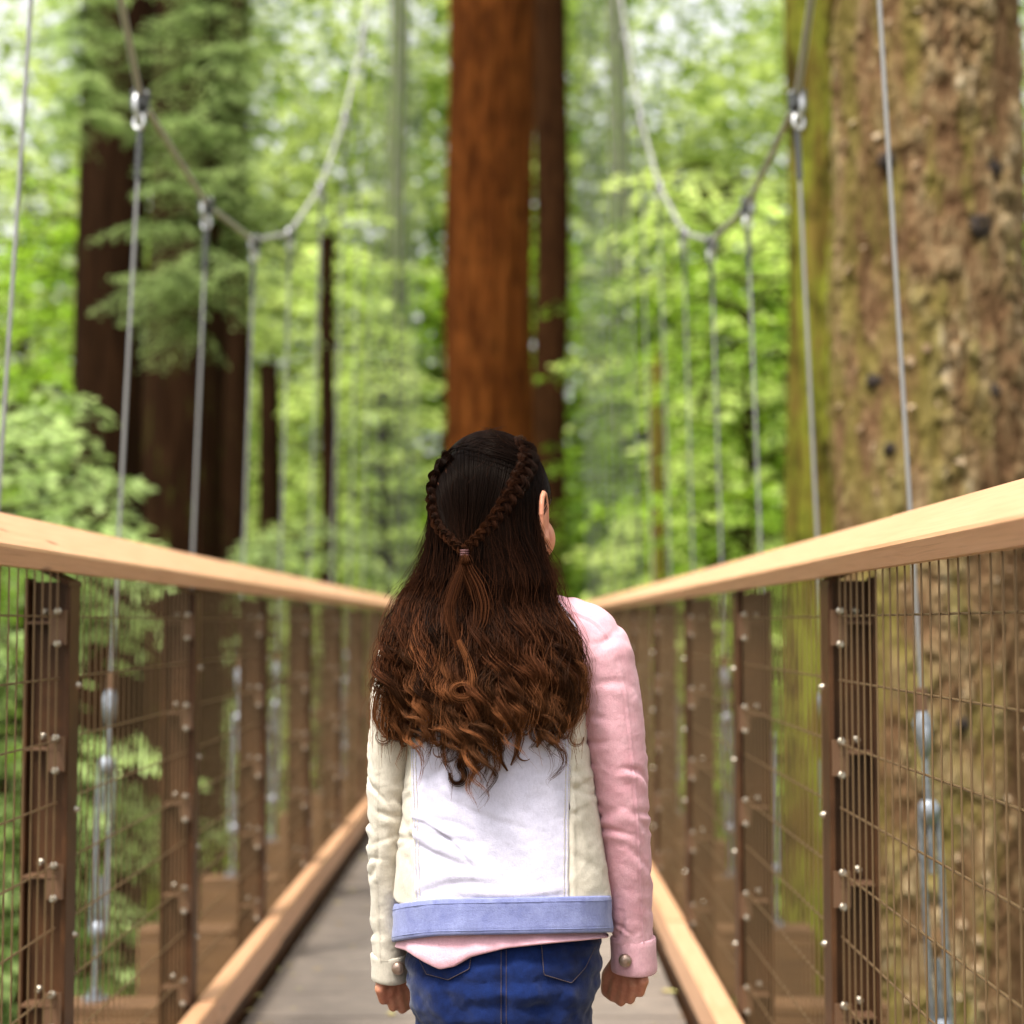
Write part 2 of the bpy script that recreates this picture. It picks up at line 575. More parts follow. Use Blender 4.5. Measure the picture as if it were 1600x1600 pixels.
def bev_prof(pts, r=.004):
    out = []
    n = len(pts)
    for i in range(n):
        p = Vector((*pts[i], 0)); a = Vector((*pts[i - 1], 0)); c = Vector((*pts[(i + 1) % n], 0))
        out.append((p + (a - p).normalized() * r)[:2]); out.append((p + (c - p).normalized() * r)[:2])
    return out


for s, lab in ((-1, 'brown mesh railing with slanted cedar handrail beside the cream sleeve'), (1, 'brown mesh railing with slanted cedar handrail beside the pink sleeve, before the scaly trunk')):
    RB = .645 if s < 0 else .66
    rail = empty('railing', (s * RB, 0, 0))
    tag(rail, lab, 'railing', 'railings along the footbridge')
    # --- post prototype in its own coordinates (inner flange face at x = 0, outwards = +s)
    pb = MB()
    def bx(x0, x1, y0, y1, z0, z1, B=None, mi=0, bev=0.0):
        (B or pb).box(min(s * x0, s * x1), max(s * x0, s * x1), y0, y1, z0, z1, mi, bev)
    bx(0, .009, -.036, .036, -.20, 1.118, bev=.0015)
    bx(.0095, .076, -.0045, .0045, -.20, 1.124)
    bx(.0765, .084, -.024, .024, -.20, 1.130, bev=.0015)
    post_me = pb.mesh('post', M['post'])
    # cap plate under the slanted rail
    cp = MB()
    prof = [(s * .0, 1.124), (s * .112, 1.182), (s * .112, 1.173), (s * .0, 1.115)]
    for ya in (-.045,):
        cp.add([(x, ya, z) for x, z in prof] + [(x, -ya, z) for x, z in prof], [(0, 1, 5, 4), (1, 2, 6, 5), (2, 3, 7, 6), (3, 0, 4, 7), (0, 3, 2, 1), (4, 5, 6, 7)])
    cap_me = cp.mesh('rail_plate', M['post'])
    br = MB()
    bx(.0115, .070, -.056, -.0075, -.002, .002, br)
    bx(.0015, .030, -.0545, -.0495, -.038, .022, br)
    br_me = br.mesh('bracket', M['wire_clip'])
    bo = MB()
    bo.tube([(0, 0, 0), (0, -.005, 0), (0, -.0052, 0), (0, -.016, 0)], [.0068, .0068, .0046, .0040], 6)
    bolt_me = bo.mesh('bolt', M['bolt'])
    bh = MB(); bh.tube([(0, 0, 0), (-s * .004, 0, 0), (-s * .008, 0, 0)], [.0062, .0058, .002], 8)
    head_me = bh.mesh('bolt', M['bolt'])
    bp = MB(); bx(-.006, .004, .052, .066, -.05, .05, bp, bev=.003)
    dy_ = .045 if s < 0 else -.045
    for py in [q_ + dy_ for q_ in POSTS]:
        p = link('post', post_me, rail, (0, py, 0))
        link('rail_plate', cap_me, p)
        near = 0 < py < 8.2
        for q in range(5):
            z = 1.052 - .218 * q
            link('bracket', br_me, p, (0, 0, z))
            if near:
                for dz in (.020, -.036):
                    link('bolt', bolt_me, p, (s * .016, -.056, z + dz))
                    if dz > 0: link('bolt', bolt_me, p, (s * .050, -.010, z + dz))
                if q < 4: link('bolt', head_me, p, (0, .02, z - .11))
    # --- wire mesh panel prototype: one bay
    wb = MB(); L0 = .07; L1 = PITCH_Y - .07
    nz = [.10 + .107 * i for i in range(10)]
    nv = 23
    for i in range(nv):
        yy = L0 + (L1 - L0) * i / (nv - 1)
        wb.tube([(s * .014, yy, .06), (s * .014, yy, 1.142)], .0015, 6, cap=False)
    for z in nz:
        wb.tube([(s * .0172, L0 - .03, z), (s * .0172, L1 + .03, z)], .0018, 6, cap=False)
    panel_me = wb.mesh('wire_panel', M['wire'])
    # --- handrail and kick boards
    hp = bev_prof([(s * -.006, 1.127), (s * -.0235, 1.159), (s * .126, 1.238), (s * .144, 1.205)])
    hand_me = board_mesh(hp, .0015, 2 * PITCH_Y - .0015, 'handrail', M['cedar'])
    kw = RB - .595
    kp = bev_prof([(s * -kw, .050), (s * -kw, .142), (s * -.003, .142), (s * -.003, .050)], .005)
    kick_me = board_mesh(kp, .003, PITCH_Y - .003, 'kick_board', M['cedar'])
    for i, py in enumerate([q_ + dy_ for q_ in POSTS[:-1]]):
        link('wire_panel', panel_me, rail, (0, py, 0))
        kb = link('kick_board', kick_me, rail, (rng.uniform(-.003, .003), py, rng.uniform(-.004, .004)))
        if i % 2 == (1 if s > 0 else 0) and i < len(POSTS) - 2:
            link('handrail', hand_me, rail, (rng.uniform(-.0015, .0015), py, (.008 if s < 0 else 0) + rng.uniform(-.001, .001)))


# ------------------------------------------------------------------ main cables and suspenders
CZN = [7.3, 5.6, 4.2, 3.1, 2.16, 1.515, 1.500, 1.635, 1.945, 2.49, 3.26, 4.24, 5.45, 6.85, 8.4, 10.1, 12.0, 14.0, 16.2]     # eye-relative heights at the hangers
CXN = [.86, .86, .86, .88, .90, .950, .970, .979, .981, .961, .942, .930, .92, .91, .90, .89, .88, .87, .86]


def cable_z(y):
    return 1.05 + float(np.interp(y, HANG, CZN))


def cable_x(y, s):
    return s * float(np.interp(y, HANG, CXN))


ordn = ['second', 'third', 'fourth', 'fifth', 'sixth', 'seventh', 'eighth', 'ninth', 'tenth', 'eleventh', 'twelfth', 'thirteenth', 'fourteenth', 'fifteenth']
for s, side in ((-1, 'cream'), (1, 'pink')):
    mc = empty('main_cable', (s * .96, 5.9, 2.52))
    tag(mc, 'sagging steel main cable strung above the railing by the %s sleeve' % side, 'bridge cable', 'main cables of the footbridge')
    b = MB()
    b.tube([(cable_x(q, s), q, cable_z(q)) for q in HANG for q in ([q] if q == HANG[-1] else [q, q + .06, q + 1.18])], .0105, 8)
    b.obj('rope', M['cablew'], mc, world=True)
    # clamp prototype (ring, plates, bolt), hanging from the cable at its origin
    cb = MB()
    cb.torus((0, 0, -.022), (0, .034, 0), (0, 0, .046), 1.0, .010, 18, 8, 0)
    cb.box(-.024, -.012, -.03, .03, -.03, .03, 1, bev=.003)
    cb.box(.012, .024, -.03, .03, -.03, .03, 1, bev=.003)
    cb.tube([(-.034, 0, -.034), (.034, 0, -.034)], .009, 8, 1)
    cb.tube([(-.030, .0, .022), (.030, .0, .022)], .007, 8, 0)
    cb.torus((0, 0, -.080), (.020, 0, 0), (0, 0, .026), 1.0, .0075, 16, 8, 0)
    cb.v = [(x * .78, y * .78, z * .85) for x, y, z in cb.v]
    clamp_me = cb.mesh('clamp', [M['clampl'], M['clampd']])
    # suspender prototypes
    k = 0
    for yy in HANG:
        if yy > 22: continue
        cz, cx = cable_z(yy), cable_x(yy, s)
        slope = math.atan((cable_z(yy + .1) - cable_z(yy - .1)) / .2)
        c = link('clamp', clamp_me, mc, (cx - s * .96, yy - 5.9, cz - 2.52))
        c.rotation_euler = (slope * .35, 0, R(20) * s)
        if yy < 3: continue
        sp = empty('suspender', (s * 1.055, yy, 0))
        tag(sp, 'steel suspender with turnbuckle, %s from the near end, beyond the %s sleeve railing' % (ordn[k - 1] if k else 'first', side), 'suspender cable', 'suspenders of the footbridge')
        k += 1
        sp.location.x = s * 1.045
        ln0 = math.hypot(cx - s * 1.045, cz - .105)
        sp.rotation_euler = (0, math.atan2(cx - s * 1.045, cz - .105), 0)
        top = Vector((0, 0, ln0))
        bot = Vector((0, 0, .86))
        b = MB(); b.tube([top, bot], .0050, 8)
        b.obj('wire_rope', M['steel'], sp)
        b = MB()
        d = (top - bot).normalized()
        b.tube([top + d * .02, top - d * .13], .0095, 8)
        b.obj('top_socket', M['clampd'], sp)
        b = MB()
        b.tube([(0, 0, .915), (0, 0, .865)], .0135, 10, 1)
        b.tube([(0, 0, .87), (-.002, 0, .84), (0, 0, .80), (0, 0, .765)], [.010, .021, .017, .010], 10, 0)
        b.torus((0, 0, .81), (0, .016, 0), (0, 0, .040), 1.0, .009, 16, 8, 0)
        b.obj('fork', [M['turn'], M['wire_clip']], sp)
        tb = MB()
        for q in (-1, 1): tb.tube([(q * .018, 0, .655), (q * .019, 0, .64), (q * .019, 0, .20), (q * .018, 0, .185)], .0068, 8)
        tb.tube([(0, 0, .675), (0, 0, .662), (0, 0, .64), (0, 0, .625)], [.016, .024, .024, .014], 10)
        tb.tube([(0, 0, .165), (0, 0, .178), (0, 0, .20), (0, 0, .215)], [.016, .024, .024, .014], 10)
        tb.obj('turnbuckle', M['turn'], sp)
        b = MB(); b.tube([(0, 0, .79), (0, 0, .52)], .0075, 8); b.obj('threaded_rod', M['turn'], sp)
        b = MB(); b.tube([(0, 0, .34), (0, 0, .028), (0, 0, .027), (0, 0, .008), (0, 0, .0075), (0, 0, -.004)], [.0075, .0075, .016, .016, .035, .035], 10, smooth=False)
        b.obj('anchor_rod', M['turn'], sp)


# ------------------------------------------------------------------ trees
def trunk(name, parent, x, y, zb, zt, rb, rt, m, nseg=40, step=.12, amp=.06, fur=9, lean=0.0, seed=1):
    nr = max(4, int((zt - zb) / step))
    z = np.linspace(zb, zt, nr)[:, None]; th = np.linspace(0, 2 * np.pi, nseg, endpoint=False)[None, :]
    tt = (z - zb) / (zt - zb)
    r = rb + (rt - rb) * tt
    nx, ny = np.cos(th) * fur, np.sin(th) * fur
    zz = np.broadcast_to(z, (nr, nseg))
    n = fbm(np.stack([np.broadcast_to(nx, zz.shape) * .5, np.broadcast_to(ny, zz.shape) * .5, zz * .55], -1), 4, seed)
    r = r * (1 + amp * 2 * n)
    cx = lean * (z - zb) + .04 * np.sin(z * .7 + seed)
    V = np.stack([cx + r * np.cos(th), r * np.sin(th) + 0 * z, zz], -1).reshape(-1, 3)
    o = link(name, mesh_np(name, V, grid_faces(nr, nseg, True), m), parent)
    return o


def leaf_quads(C, D, Nn, ln, wd):
    """rhombus leaves: centre C, direction D, normal Nn"""
    S = np.cross(Nn, D); S /= np.linalg.norm(S, axis=-1, keepdims=True) + 1e-9
    ln = ln[:, None]; wd = wd[:, None]
    V = np.stack([C - D * ln * .5, C + S * wd * .5 - D * ln * .05, C + D * ln * .5, C - S * wd * .5 - D * ln * .05], 1)
    return V.reshape(-1, 3)


def bough(rng, length, droop, n_twig, leaf, dens):
    """one flat spray of foliage along +x from the origin; returns leaf arrays and the stem points"""
    cs, ds, ns, tn = [], [], [], []
    N0 = n_twig
    t = np.linspace(.12, 1, N0)
    ax = lambda q: np.stack([length * q, 0 * q, .10 * length * np.sin(q * 2.2) - droop * length * q ** 2], -1)
    A = ax(t)
    for i in range(N0):
        for sgn in (-1, 1):
            tl = length * (.42 * (1 - t[i]) ** .7 + .10) * rng.uniform(.7, 1.15)
            k = max(3, int(tl / leaf * dens))
            q = (np.arange(k) + rng.uniform(0, 1, k)) / k
            ang = sgn * rng.uniform(.75, 1.15)
            dr = np.array([math.cos(ang), math.sin(ang), -rng.uniform(.05, .45)])
            P = A[i] + q[:, None] * tl * dr
            P[:, 2] -= .25 * tl * q ** 2
            P += rng.normal(0, leaf * .22, P.shape)
            d = dr + rng.normal(0, .45, (k, 3)); d /= np.linalg.norm(d, axis=1, keepdims=True)
            nn = np.array([0, 0, 1.0]) + rng.normal(0, .42, (k, 3))
            cs.append(P); ds.append(d); ns.append(nn)
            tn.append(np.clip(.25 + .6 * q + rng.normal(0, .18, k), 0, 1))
    return np.concatenate(cs), np.concatenate(ds), np.concatenate(ns), np.concatenate(tn), ax(np.linspace(0, 1, 6))


def crown_mesh(name, rng, h, rad, n_br, leaf, dens, zlo=0.0, taper=.75, bare=0.0, up=.1):
    """crown around the z axis between zlo and zlo+h: separate boughs with gaps between them"""
    Vs, T, stems, ln_ = [], [], [], []
    base = 0
    for i in range(n_br):
        u = rng.uniform(0, 1)
        z = zlo + h * u
        Lb = rad * (1 - taper * u) * rng.uniform(.55, 1.15)
        C, D, Nn, t, st = bough(rng, Lb, rng.uniform(.12, .42), max(5, int(Lb / leaf / 1.5)), leaf, dens)
        a = rng.uniform(0, 2 * math.pi)
        ca, sa = math.cos(a), math.sin(a)
        Rm = np.array([[ca, -sa, 0], [sa, ca, 0], [0, 0, 1]])
        el = rng.normal(up, .2)
        Re = np.array([[math.cos(el), 0, -math.sin(el)], [0, 1, 0], [math.sin(el), 0, math.cos(el)]])
        MM = Rm @ Re
        off = np.array([0, 0, z])
        C = C @ MM.T + off; D = D @ MM.T; Nn = Nn @ MM.T
        n = len(C)
        Vs.append(leaf_quads(C, D, Nn, leaf * rng.uniform(1.0, 2.0, n), leaf * rng.uniform(.45, .8, n)))
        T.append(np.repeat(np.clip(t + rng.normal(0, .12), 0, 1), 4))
        stems.append(st @ MM.T + off)
    V = np.concatenate(Vs); T = np.concatenate(T)
    nq = len(V) // 4
    Fq = np.arange(nq * 4).reshape(-1, 4)
    S = np.stack(stems)
    sv, sf = tubes_np(S, np.broadcast_to(np.linspace(1, .25, 6), S.shape[:2]) * rad * .012, 4)
    V = np.concatenate([V, sv]); Fall = np.concatenate([Fq, sf + nq * 4])
    T = np.concatenate([T, np.zeros(len(sv))])
    fm = np.concatenate([np.zeros(nq, int), np.ones(len(sf), int)])
    return mesh_np(name, V, Fall, [M['leaf_green'], M['midbark']], False, {'tint': T}, fm)


rng = np.random.default_rng(11)
PROTO = {
    'near': [crown_mesh('crown', rng, 11, 2.4, 150, .085, 1.15, taper=.5) for _ in range(2)],
    'far': [crown_mesh('crown', rng, 17, 3.7, 165, .15, 1.1, taper=.55) for _ in range(2)],
    'bush': [crown_mesh('crown', rng, 2.6, 2.6, 40, .10, 1.1, taper=.5, up=.5)],
}


def tree(px, D, z_lo, kind, i, leafm, barkm, label, group=None, sc=1.0, r=.12, rot=None, x=None, cat='tree', name='conifer_tree'):
    """a leafy tree: its stem at photo column px, distance D; crown starts at height z_lo"""
    xx = at(px, 975, D).x if x is None else x
    zb = floor_z(xx, D) - .2
    e = empty(name, (xx, D, zb))
    tag(e, label, cat, group)
    h = {'near': 11, 'far': 17, 'bush': 2.6}[kind] * sc
    trunk('trunk', e, 0, 0, 0, z_lo - zb + h * .93, r, r * .25, M[barkm], 12, .5, .05, seed=int(D * 7))
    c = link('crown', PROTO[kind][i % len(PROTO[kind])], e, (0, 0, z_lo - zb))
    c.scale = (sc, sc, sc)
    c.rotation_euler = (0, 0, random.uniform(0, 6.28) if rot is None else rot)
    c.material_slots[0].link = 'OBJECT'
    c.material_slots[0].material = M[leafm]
    return e


def big(px0, px1, D, barkm, label, z_top=26, seed=1, taper=.82, lean=0.0, nseg=72, amp=.05, name='redwood_tree', fur=9, step=.12):
    """a large bare stem between photo columns px0 and px1 (at eye height), distance D"""
    xc = at((px0 + px1) / 2, 975, D).x
    r = (px1 - px0) / 2 * D / F
    zb = floor_z(xc, D) - .3
    e = empty(name, (xc, D, zb))
    tag(e, label, 'tree')
    hh = z_top - zb
    rb = r * (1 + (1 - taper) * (1.05 - zb) / (z_top - 1.05))
    trunk('trunk', e, 0, 0, 0, hh, rb, r * taper, M[barkm], nseg, step, amp, fur, lean, seed)
    return e


big(697, 834, 27, 'redwood', 'large orange brown redwood trunk straight ahead behind the girl', seed=4, taper=.92, nseg=110, amp=.05, fur=14)
big(836, 888, 33, 'brownbark', 'slim dark brown trunk directly behind the large orange redwood', seed=5, taper=1.0)
big(118, 224, 17, 'darkbark', 'dark trunk behind the leafy sprays, left of the reddish trunk near the cream side railing', seed=6, taper=1.05)
big(222, 350, 21, 'midbark', 'broad reddish brown trunk behind hanging green sprays on the cream sleeve side', seed=7, taper=.9)
big(335, 384, 30, 'midbark', 'narrow brown trunk showing high up beside the broad reddish brown one', seed=8, taper=1.0, z_top=20)
big(398, 436, 34, 'darkbark', 'thin dark trunk low behind the far handrail, beside the broad reddish trunk', seed=9, z_top=6)
big(497, 524, 30, 'midbark', 'thin brown trunk between pale green foliage, under the rising main cable', seed=10, z_top=7.6)
big(602, 634, 44, 'palebark', 'pale greyish green slim trunk next to the large orange redwood', seed=12, z_top=26)
big(1021, 1046, 22, 'mossbark', 'thin mossy olive trunk among the suspenders right of the girl', seed=13, z_top=4.5)
big(950, 984, 44, 'palebark', 'pale grey slim trunk behind the far suspenders right of the girl', seed=14, z_top=26)
big(1228, 1352, 11.5, 'mossbark', 'yellow green mossy trunk just left of the big scaly fir', seed=15, taper=.93, amp=.05, nseg=110, step=.06, fur=12, name='mossy_tree')

# the big scaly fir: bark plates as real relief
D = 8.0
xc = at(1460, 975, D).x; zb = floor_z(xc, D) - .3
fir = empty('fir_tree', (xc, D, zb))
tag(fir, 'huge scaly bark fir trunk close outside the railing by the pink sleeve', 'tree')


def fir_trunk(z0, z1, nr, nc, part):
    z = np.linspace(z0, z1, nr)[:, None]; th = np.linspace(0, 2 * np.pi, nc, endpoint=False)[None, :]
    zz = np.broadcast_to(z, (nr, nc)); tt = np.broadcast_to(th, (nr, nc))
    r0 = .428 - .017 * (zz - 1)
    r0 = r0 + .5 * np.exp(-(zz - zb) / 1.2)
    Pn = np.stack([np.cos(tt) * 3, np.sin(tt) * 3, zz * 2.2], -1)
    wob = fbm(Pn * 2.0, 4, 31); wob2 = fbm(Pn * 2.0 + 7, 4, 37)
    nper = 26
    u = tt / (2 * np.pi) * nper; v = zz / .18
    u2 = u + wob * .9; v2 = v + wob2 * .9
    f1, f2, idr = worley2(u2, v2, 3)
    edge = np.clip((f2 - f1) / .22, 0, 1)
    f1b, f2b, idb = worley2(u2 * 2.3 + 11, v2 * 2.1, 8)
    edgeb = np.clip((f2b - f1b) / .25, 0, 1)
    n1 = fbm(np.stack([np.cos(tt) * 12, np.sin(tt) * 12, zz * 14], -1), 3, 5)
    msk = np.clip(fbm(Pn * .9, 4, 91) * 3 + .5, 0, 1)              # where the bark breaks into loose plates
    f1c, f2c, idc = worley2(u2 * .55 + 3, v2 * .42 + 1.5 * wob, 14)
    edgec = np.clip((f2c - f1c) / .12, 0, 1)
    n2 = fbm(np.stack([np.cos(tt) * 26, np.sin(tt) * 26, zz * 22], -1), 3, 6)
    hgt = .026 * edge * (.2 + 1.1 * idr) * msk + .014 * edgeb * idb + .014 * n1 + .010 * n2 + .016 * edgec * (.3 + idc)
    hgt = hgt + .010 * edge * msk * (((v2 + 50) % 1.0) < .5)
    big_ = .03 * fbm(np.stack([np.cos(tt) * 1.5, np.sin(tt) * 1.5, zz * .8], -1), 3, 9)
    r = r0 + hgt * .74 + big_
    plate = np.clip(.20 + .30 * idr * msk + .26 * idc + .35 * n1 + .35 * n2 + .30 * (idb > .84) * msk - .12 * (1 - msk) + .15 * fbm(Pn * .5, 3, 19), 0, 1)
    gap_shade = np.clip((1 - edge) * .8 * msk + (1 - edgeb) * .2 + (1 - edgec) * .5 - .15, 0, 1) * (.45 + .55 * (fbm(Pn * 1.2, 3, 51) > -.05))
    # moss on the side facing the bridge's left, broken by noise
    side = .5 - .5 * np.cos(tt - 0.35)       # 0 towards +x ... 1 towards -x
    moss = np.clip((fbm(Pn * 1.7, 5, 77) + .85 * side - .56) * 2.2, 0, 1) * .58
    V = np.stack([r * np.cos(tt), r * np.sin(tt), zz - zb], -1).reshape(-1, 3)
    me = mesh_np('trunk', V, grid_faces(nr, nc, True), M['firbark'], True, {'plate': plate.ravel(), 'gap_shade': gap_shade.ravel(), 'moss': moss.ravel()})
    return me


# the visible length is finely modelled; rows thin out below and above
zs = None
me = fir_trunk(-2.6, 4.6, 720, 340, 'trunk')
tr = link('trunk', me, fir)
link('root_flare', fir_trunk(zb, -2.602, 200, 170, 'trunk'), fir)
link('upper_trunk', fir_trunk(4.602, 16, 200, 170, 'trunk'), fir)
for px, py, rr in ((1366, 242, .035), (1570, 258, .045), (1535, 352, .05), (1318, 590, .03), (1375, 700, .025), (1480, 738, .022), (1500, 1130, .03), (1560, 610, .03)):
    p = at(px, py, D - .41)
    ang = math.atan2(p.y - D, p.x - xc)
    rr0 = .43 - .017 * (p.z - 1)
    d = Vector((math.cos(ang), math.sin(ang), 0))
    b = MB()
    q = Vector((xc, D, p.z)) + d * (rr0 - .03)
    b.tube([q, q + d * .045, q + d * .058 + Vector((0, 0, -.005)), q + d * .060], [rr * 1.5, rr * 1.15, rr * .8, rr * .3], 11)
    for v in range(len(b.v)):
        n = random.uniform(-1, 1) * rr * .25
        b.v[v] = (b.v[v][0] + n * .5, b.v[v][1] + n * .5, b.v[v][2] + n)
    b.obj('branch_scar', M['knot'], fir, world=True)

# loose curled bark flakes on the fir: part of its skin
rngf = np.random.default_rng(5)
flk = MB()
for i in range(190):
    th = rngf.uniform(math.pi * 1.0, math.pi * 2.0); z = rngf.uniform(-2.4, 4.4)
    rr0 = .445 - .017 * (z - 1)
    d = Vector((math.cos(th), math.sin(th), 0)); tg = Vector((-math.sin(th), math.cos(th), 0))
    wv, hv = rngf.uniform(.006, .026), rngf.uniform(.006, .024)
    c0 = Vector((xc, D, z)) + d * (rr0 + rngf.uniform(.0, .012))
    lift = rngf.uniform(.008, .03)
    n = 8
    pts = []
    for k in range(n):
        a = 2 * math.pi * k / n
        q = rngf.uniform(.45, 1.25)
        pts.append(c0 + tg * math.cos(a) * wv * q + Vector((0, 0, math.sin(a) * hv * q)) + d * (lift * (.5 - .5 * math.sin(a))))
    flk.add([p for p in pts] + [p - d * .007 for p in pts], [tuple(range(n)), tuple(range(n, 2 * n))[::-1]] + [(k, k + n, (k + 1) % n + n, (k + 1) % n) for k in range(n)])
fm = mat('bark_flake', (.4, .3, .19), .8, 0, .25)
g1 = noise(fm, (1, 1, 1), 14, 4)
setcol(fm, ramp(fm, g1, [(.35, (.10, .06, .03)), (.5, (.18, .115, .06)), (.68, (.36, .27, .17))]))
fo = flk.obj('loose_bark', fm, fir, world=True)
fo['kind'] = 'stuff'

# leafy trees, from near to far
GL = 'leafy young conifers beside the bridge'
tree(-60, 12.0, -8.5, 'near', 0, 'leaf_pale', 'midbark', 'pale fronded conifer at the edge outside the cream side railing, nearest leafy tree', GL, r=.09, rot=.4)
tree(318, 14.6, 3.4, 'near', 1, 'leaf_pale', 'midbark', 'pale layered conifer whose sprays hang before the two dark trunks', GL, sc=.40, r=.04, rot=2.0)
tree(45, 13.4, -7.4, 'near', 1, 'leaf_pale', 'midbark', 'pale conifer seen through the wire mesh below the cream side handrail', GL, sc=.95, r=.08, rot=4.4)
tree(330, 17.8, -11.5, 'near', 0, 'leaf_green', 'midbark', 'green conifer rising behind the cream side mesh, topped below the handrail', GL, sc=.95, r=.08)
tree(1175, 17, -6.5, 'near', 0, 'leaf_green', 'midbark', 'bright green conifer between the far suspenders and the mossy trunk', GL, sc=1.0, r=.08)
tree(1000, 29, -7, 'far', 1, 'leaf_green', 'midbark', 'bright green tree behind the pale grey slim trunk right of the girl', GL, sc=.85)
tree(1120, 24, -8, 'far', 0, 'leaf_lime', 'midbark', 'yellow green tree behind the right hand suspenders', GL, sc=.9)
tree(930, 36, -9, 'far', 0, 'leaf_deep', 'darkbark', 'darker green tree low beside the girl and the far right handrail', GL, sc=.75)
tree(600, 32, -9, 'far', 1, 'leaf_lime', 'midbark', 'lime green tree left of the large orange redwood', GL, sc=.9)
tree(470, 27, -10, 'far', 0, 'leaf_pale', 'midbark', 'pale green tree above the far cream side handrail', GL, sc=.75)
tree(1680, 13, -9, 'far', 0, 'leaf_green', 'midbark', 'green tree beyond the far side of the scaly fir trunk', GL, sc=.8)
tree(120, 14.1, 4.9, 'near', 0, 'leaf_pale', 'midbark', 'small pale spray tree crossing the dark trunk high at the left', GL, sc=.22, r=.025, rot=1.0)
GB = 'blurred trees deep in the forest'
for i, (px, D, z0, lm) in enumerate([(-150, 26, -9, 'leaf_green'), (120, 33, -8, 'leaf_green'), (330, 38, -9, 'leaf_lime'), (520, 44, -8, 'leaf_lime'), (690, 46, -9, 'leaf_green'),
                                    (860, 48, -8, 'leaf_green'), (1060, 42, -8, 'leaf_green'), (1230, 36, -9, 'leaf_green'), (1400, 30, -9, 'leaf_lime'), (1600, 34, -9, 'leaf_green'),
                                    (30, 50, -6, 'leaf_lime'), (430, 54, -6, 'leaf_lime'), (1150, 54, -6, 'leaf_lime'), (770, 58, -8, 'leaf_deep'), (1820, 26, -9, 'leaf_green'), (-380, 30, -9, 'leaf_pale'), (2150, 24, -9, 'leaf_green'), (2450, 31, -9, 'leaf_lime'), (-760, 27, -9, 'leaf_green')]):
    tree(px, D, z0, 'far', i, lm, 'darkbark', 'out of focus leafy green tree deep in the forest behind the nearer trunks', GB, sc=1.0 + .01 * (D - 30), r=.16)
for i, (px, D, z0, lm) in enumerate([(150, 11, -4.6, 'leaf_pale'), (330, 15, -6.2, 'leaf_green'), (60, 16, -5, 'leaf_green'), (480, 20, -6.5, 'leaf_deep'), (1140, 16, -6, 'leaf_green')]):
    tree(px, D, z0, 'bush', 0, lm, 'midbark', 'bushy understorey tree below deck level, seen only through the railing mesh', 'understorey trees below the deck', sc=1.0, r=.05, name='understorey_tree')

# the far wood: one mass of leaf clumps with holes to the sky
rngw = np.random.default_rng(21)
n = 25000
ang = rngw.uniform(-.72, .72, n); dist = rngw.uniform(58, 92, n); zc = rngw.uniform(-14, 34, n)
xc_, yc_ = np.sin(ang) * dist, np.cos(ang) * dist
keep = fbm(np.stack([xc_ * .16, zc * .12, yc_ * .02], -1), 3, 4) > -.38 + np.clip((zc - 6) / 60, 0, .4) + np.where(xc_ < -4, .06, 0) + np.where((xc_ < -11) & (zc > 15), .10, 0)
keep = keep | (rngw.uniform(size=n) < np.where((xc_ < -9) & (zc > 13), .12, .34))
C0 = np.stack([xc_, yc_, zc], -1)[keep]
k = 17
C = C0[:, None, :] + rngw.normal(0, 1, (len(C0), k, 3)) * np.array([.9, .9, .45])
C = C.reshape(-1, 3); n = len(C)
Dv = rngw.normal(0, 1, (n, 3)) * np.array([1, 1, .4]); Dv /= np.linalg.norm(Dv, axis=1, keepdims=True)
Nn = np.array([0, -.2, 1.0]) + rngw.normal(0, .5, (n, 3))
V = leaf_quads(C, Dv, Nn, rngw.uniform(.4, .9, n), rngw.uniform(.2, .45, n))
tn = np.repeat(np.clip(.5 + .35 * np.repeat(rngw.normal(0, 1, len(C0)), k) + rngw.normal(0, .2, n), 0, 1), 4)
o = link('far_wood', mesh_np('far_wood', V, np.arange(4 * n).reshape(-1, 4), M['leaf_lime'], False, {'tint': tn}))
tag(o, 'far mass of light green foliage closing the forest', 'foliage', kind='stuff')


# ------------------------------------------------------------------ the girl
YG = 2.36
person = empty('person', (at(785, 975, YG).x, YG, 0))
tag(person, 'girl walking away with long wavy brown braided hair, pastel denim jacket and blue jeans', 'person')


def ball(b, c, r, rot=None):
    """ellipsoid into bmesh b"""
    r = (r, r, r) if isinstance(r, (int, float)) else r
    Mx = Matrix.Translation(c) @ (rot.to_4x4() if rot else Matrix()) @ Matrix.Diagonal((*r, 1))
    bmesh.ops.create_uvsphere(b, u_segments=24, v_segments=14, radius=1, matrix=Mx)


def chain(b, pts, rad, n=5):
    """tapered round-ended limb through pts as overlapping balls"""
    for i in range(len(pts) - 1):
        p, q = Vector(pts[i]), Vector(pts[i + 1])
        k = max(2, int((q - p).length / (min(rad[i], rad[i + 1]) * .35)))
        for j in range(k + 1):
            t = j / k
            Mx = Matrix.Translation(p.lerp(q, t)) @ Matrix.Diagonal(((rad[i] + (rad[i + 1] - rad[i]) * t,) * 3) + (1,))
            bmesh.ops.create_icosphere(b, subdivisions=2, radius=1, matrix=Mx)


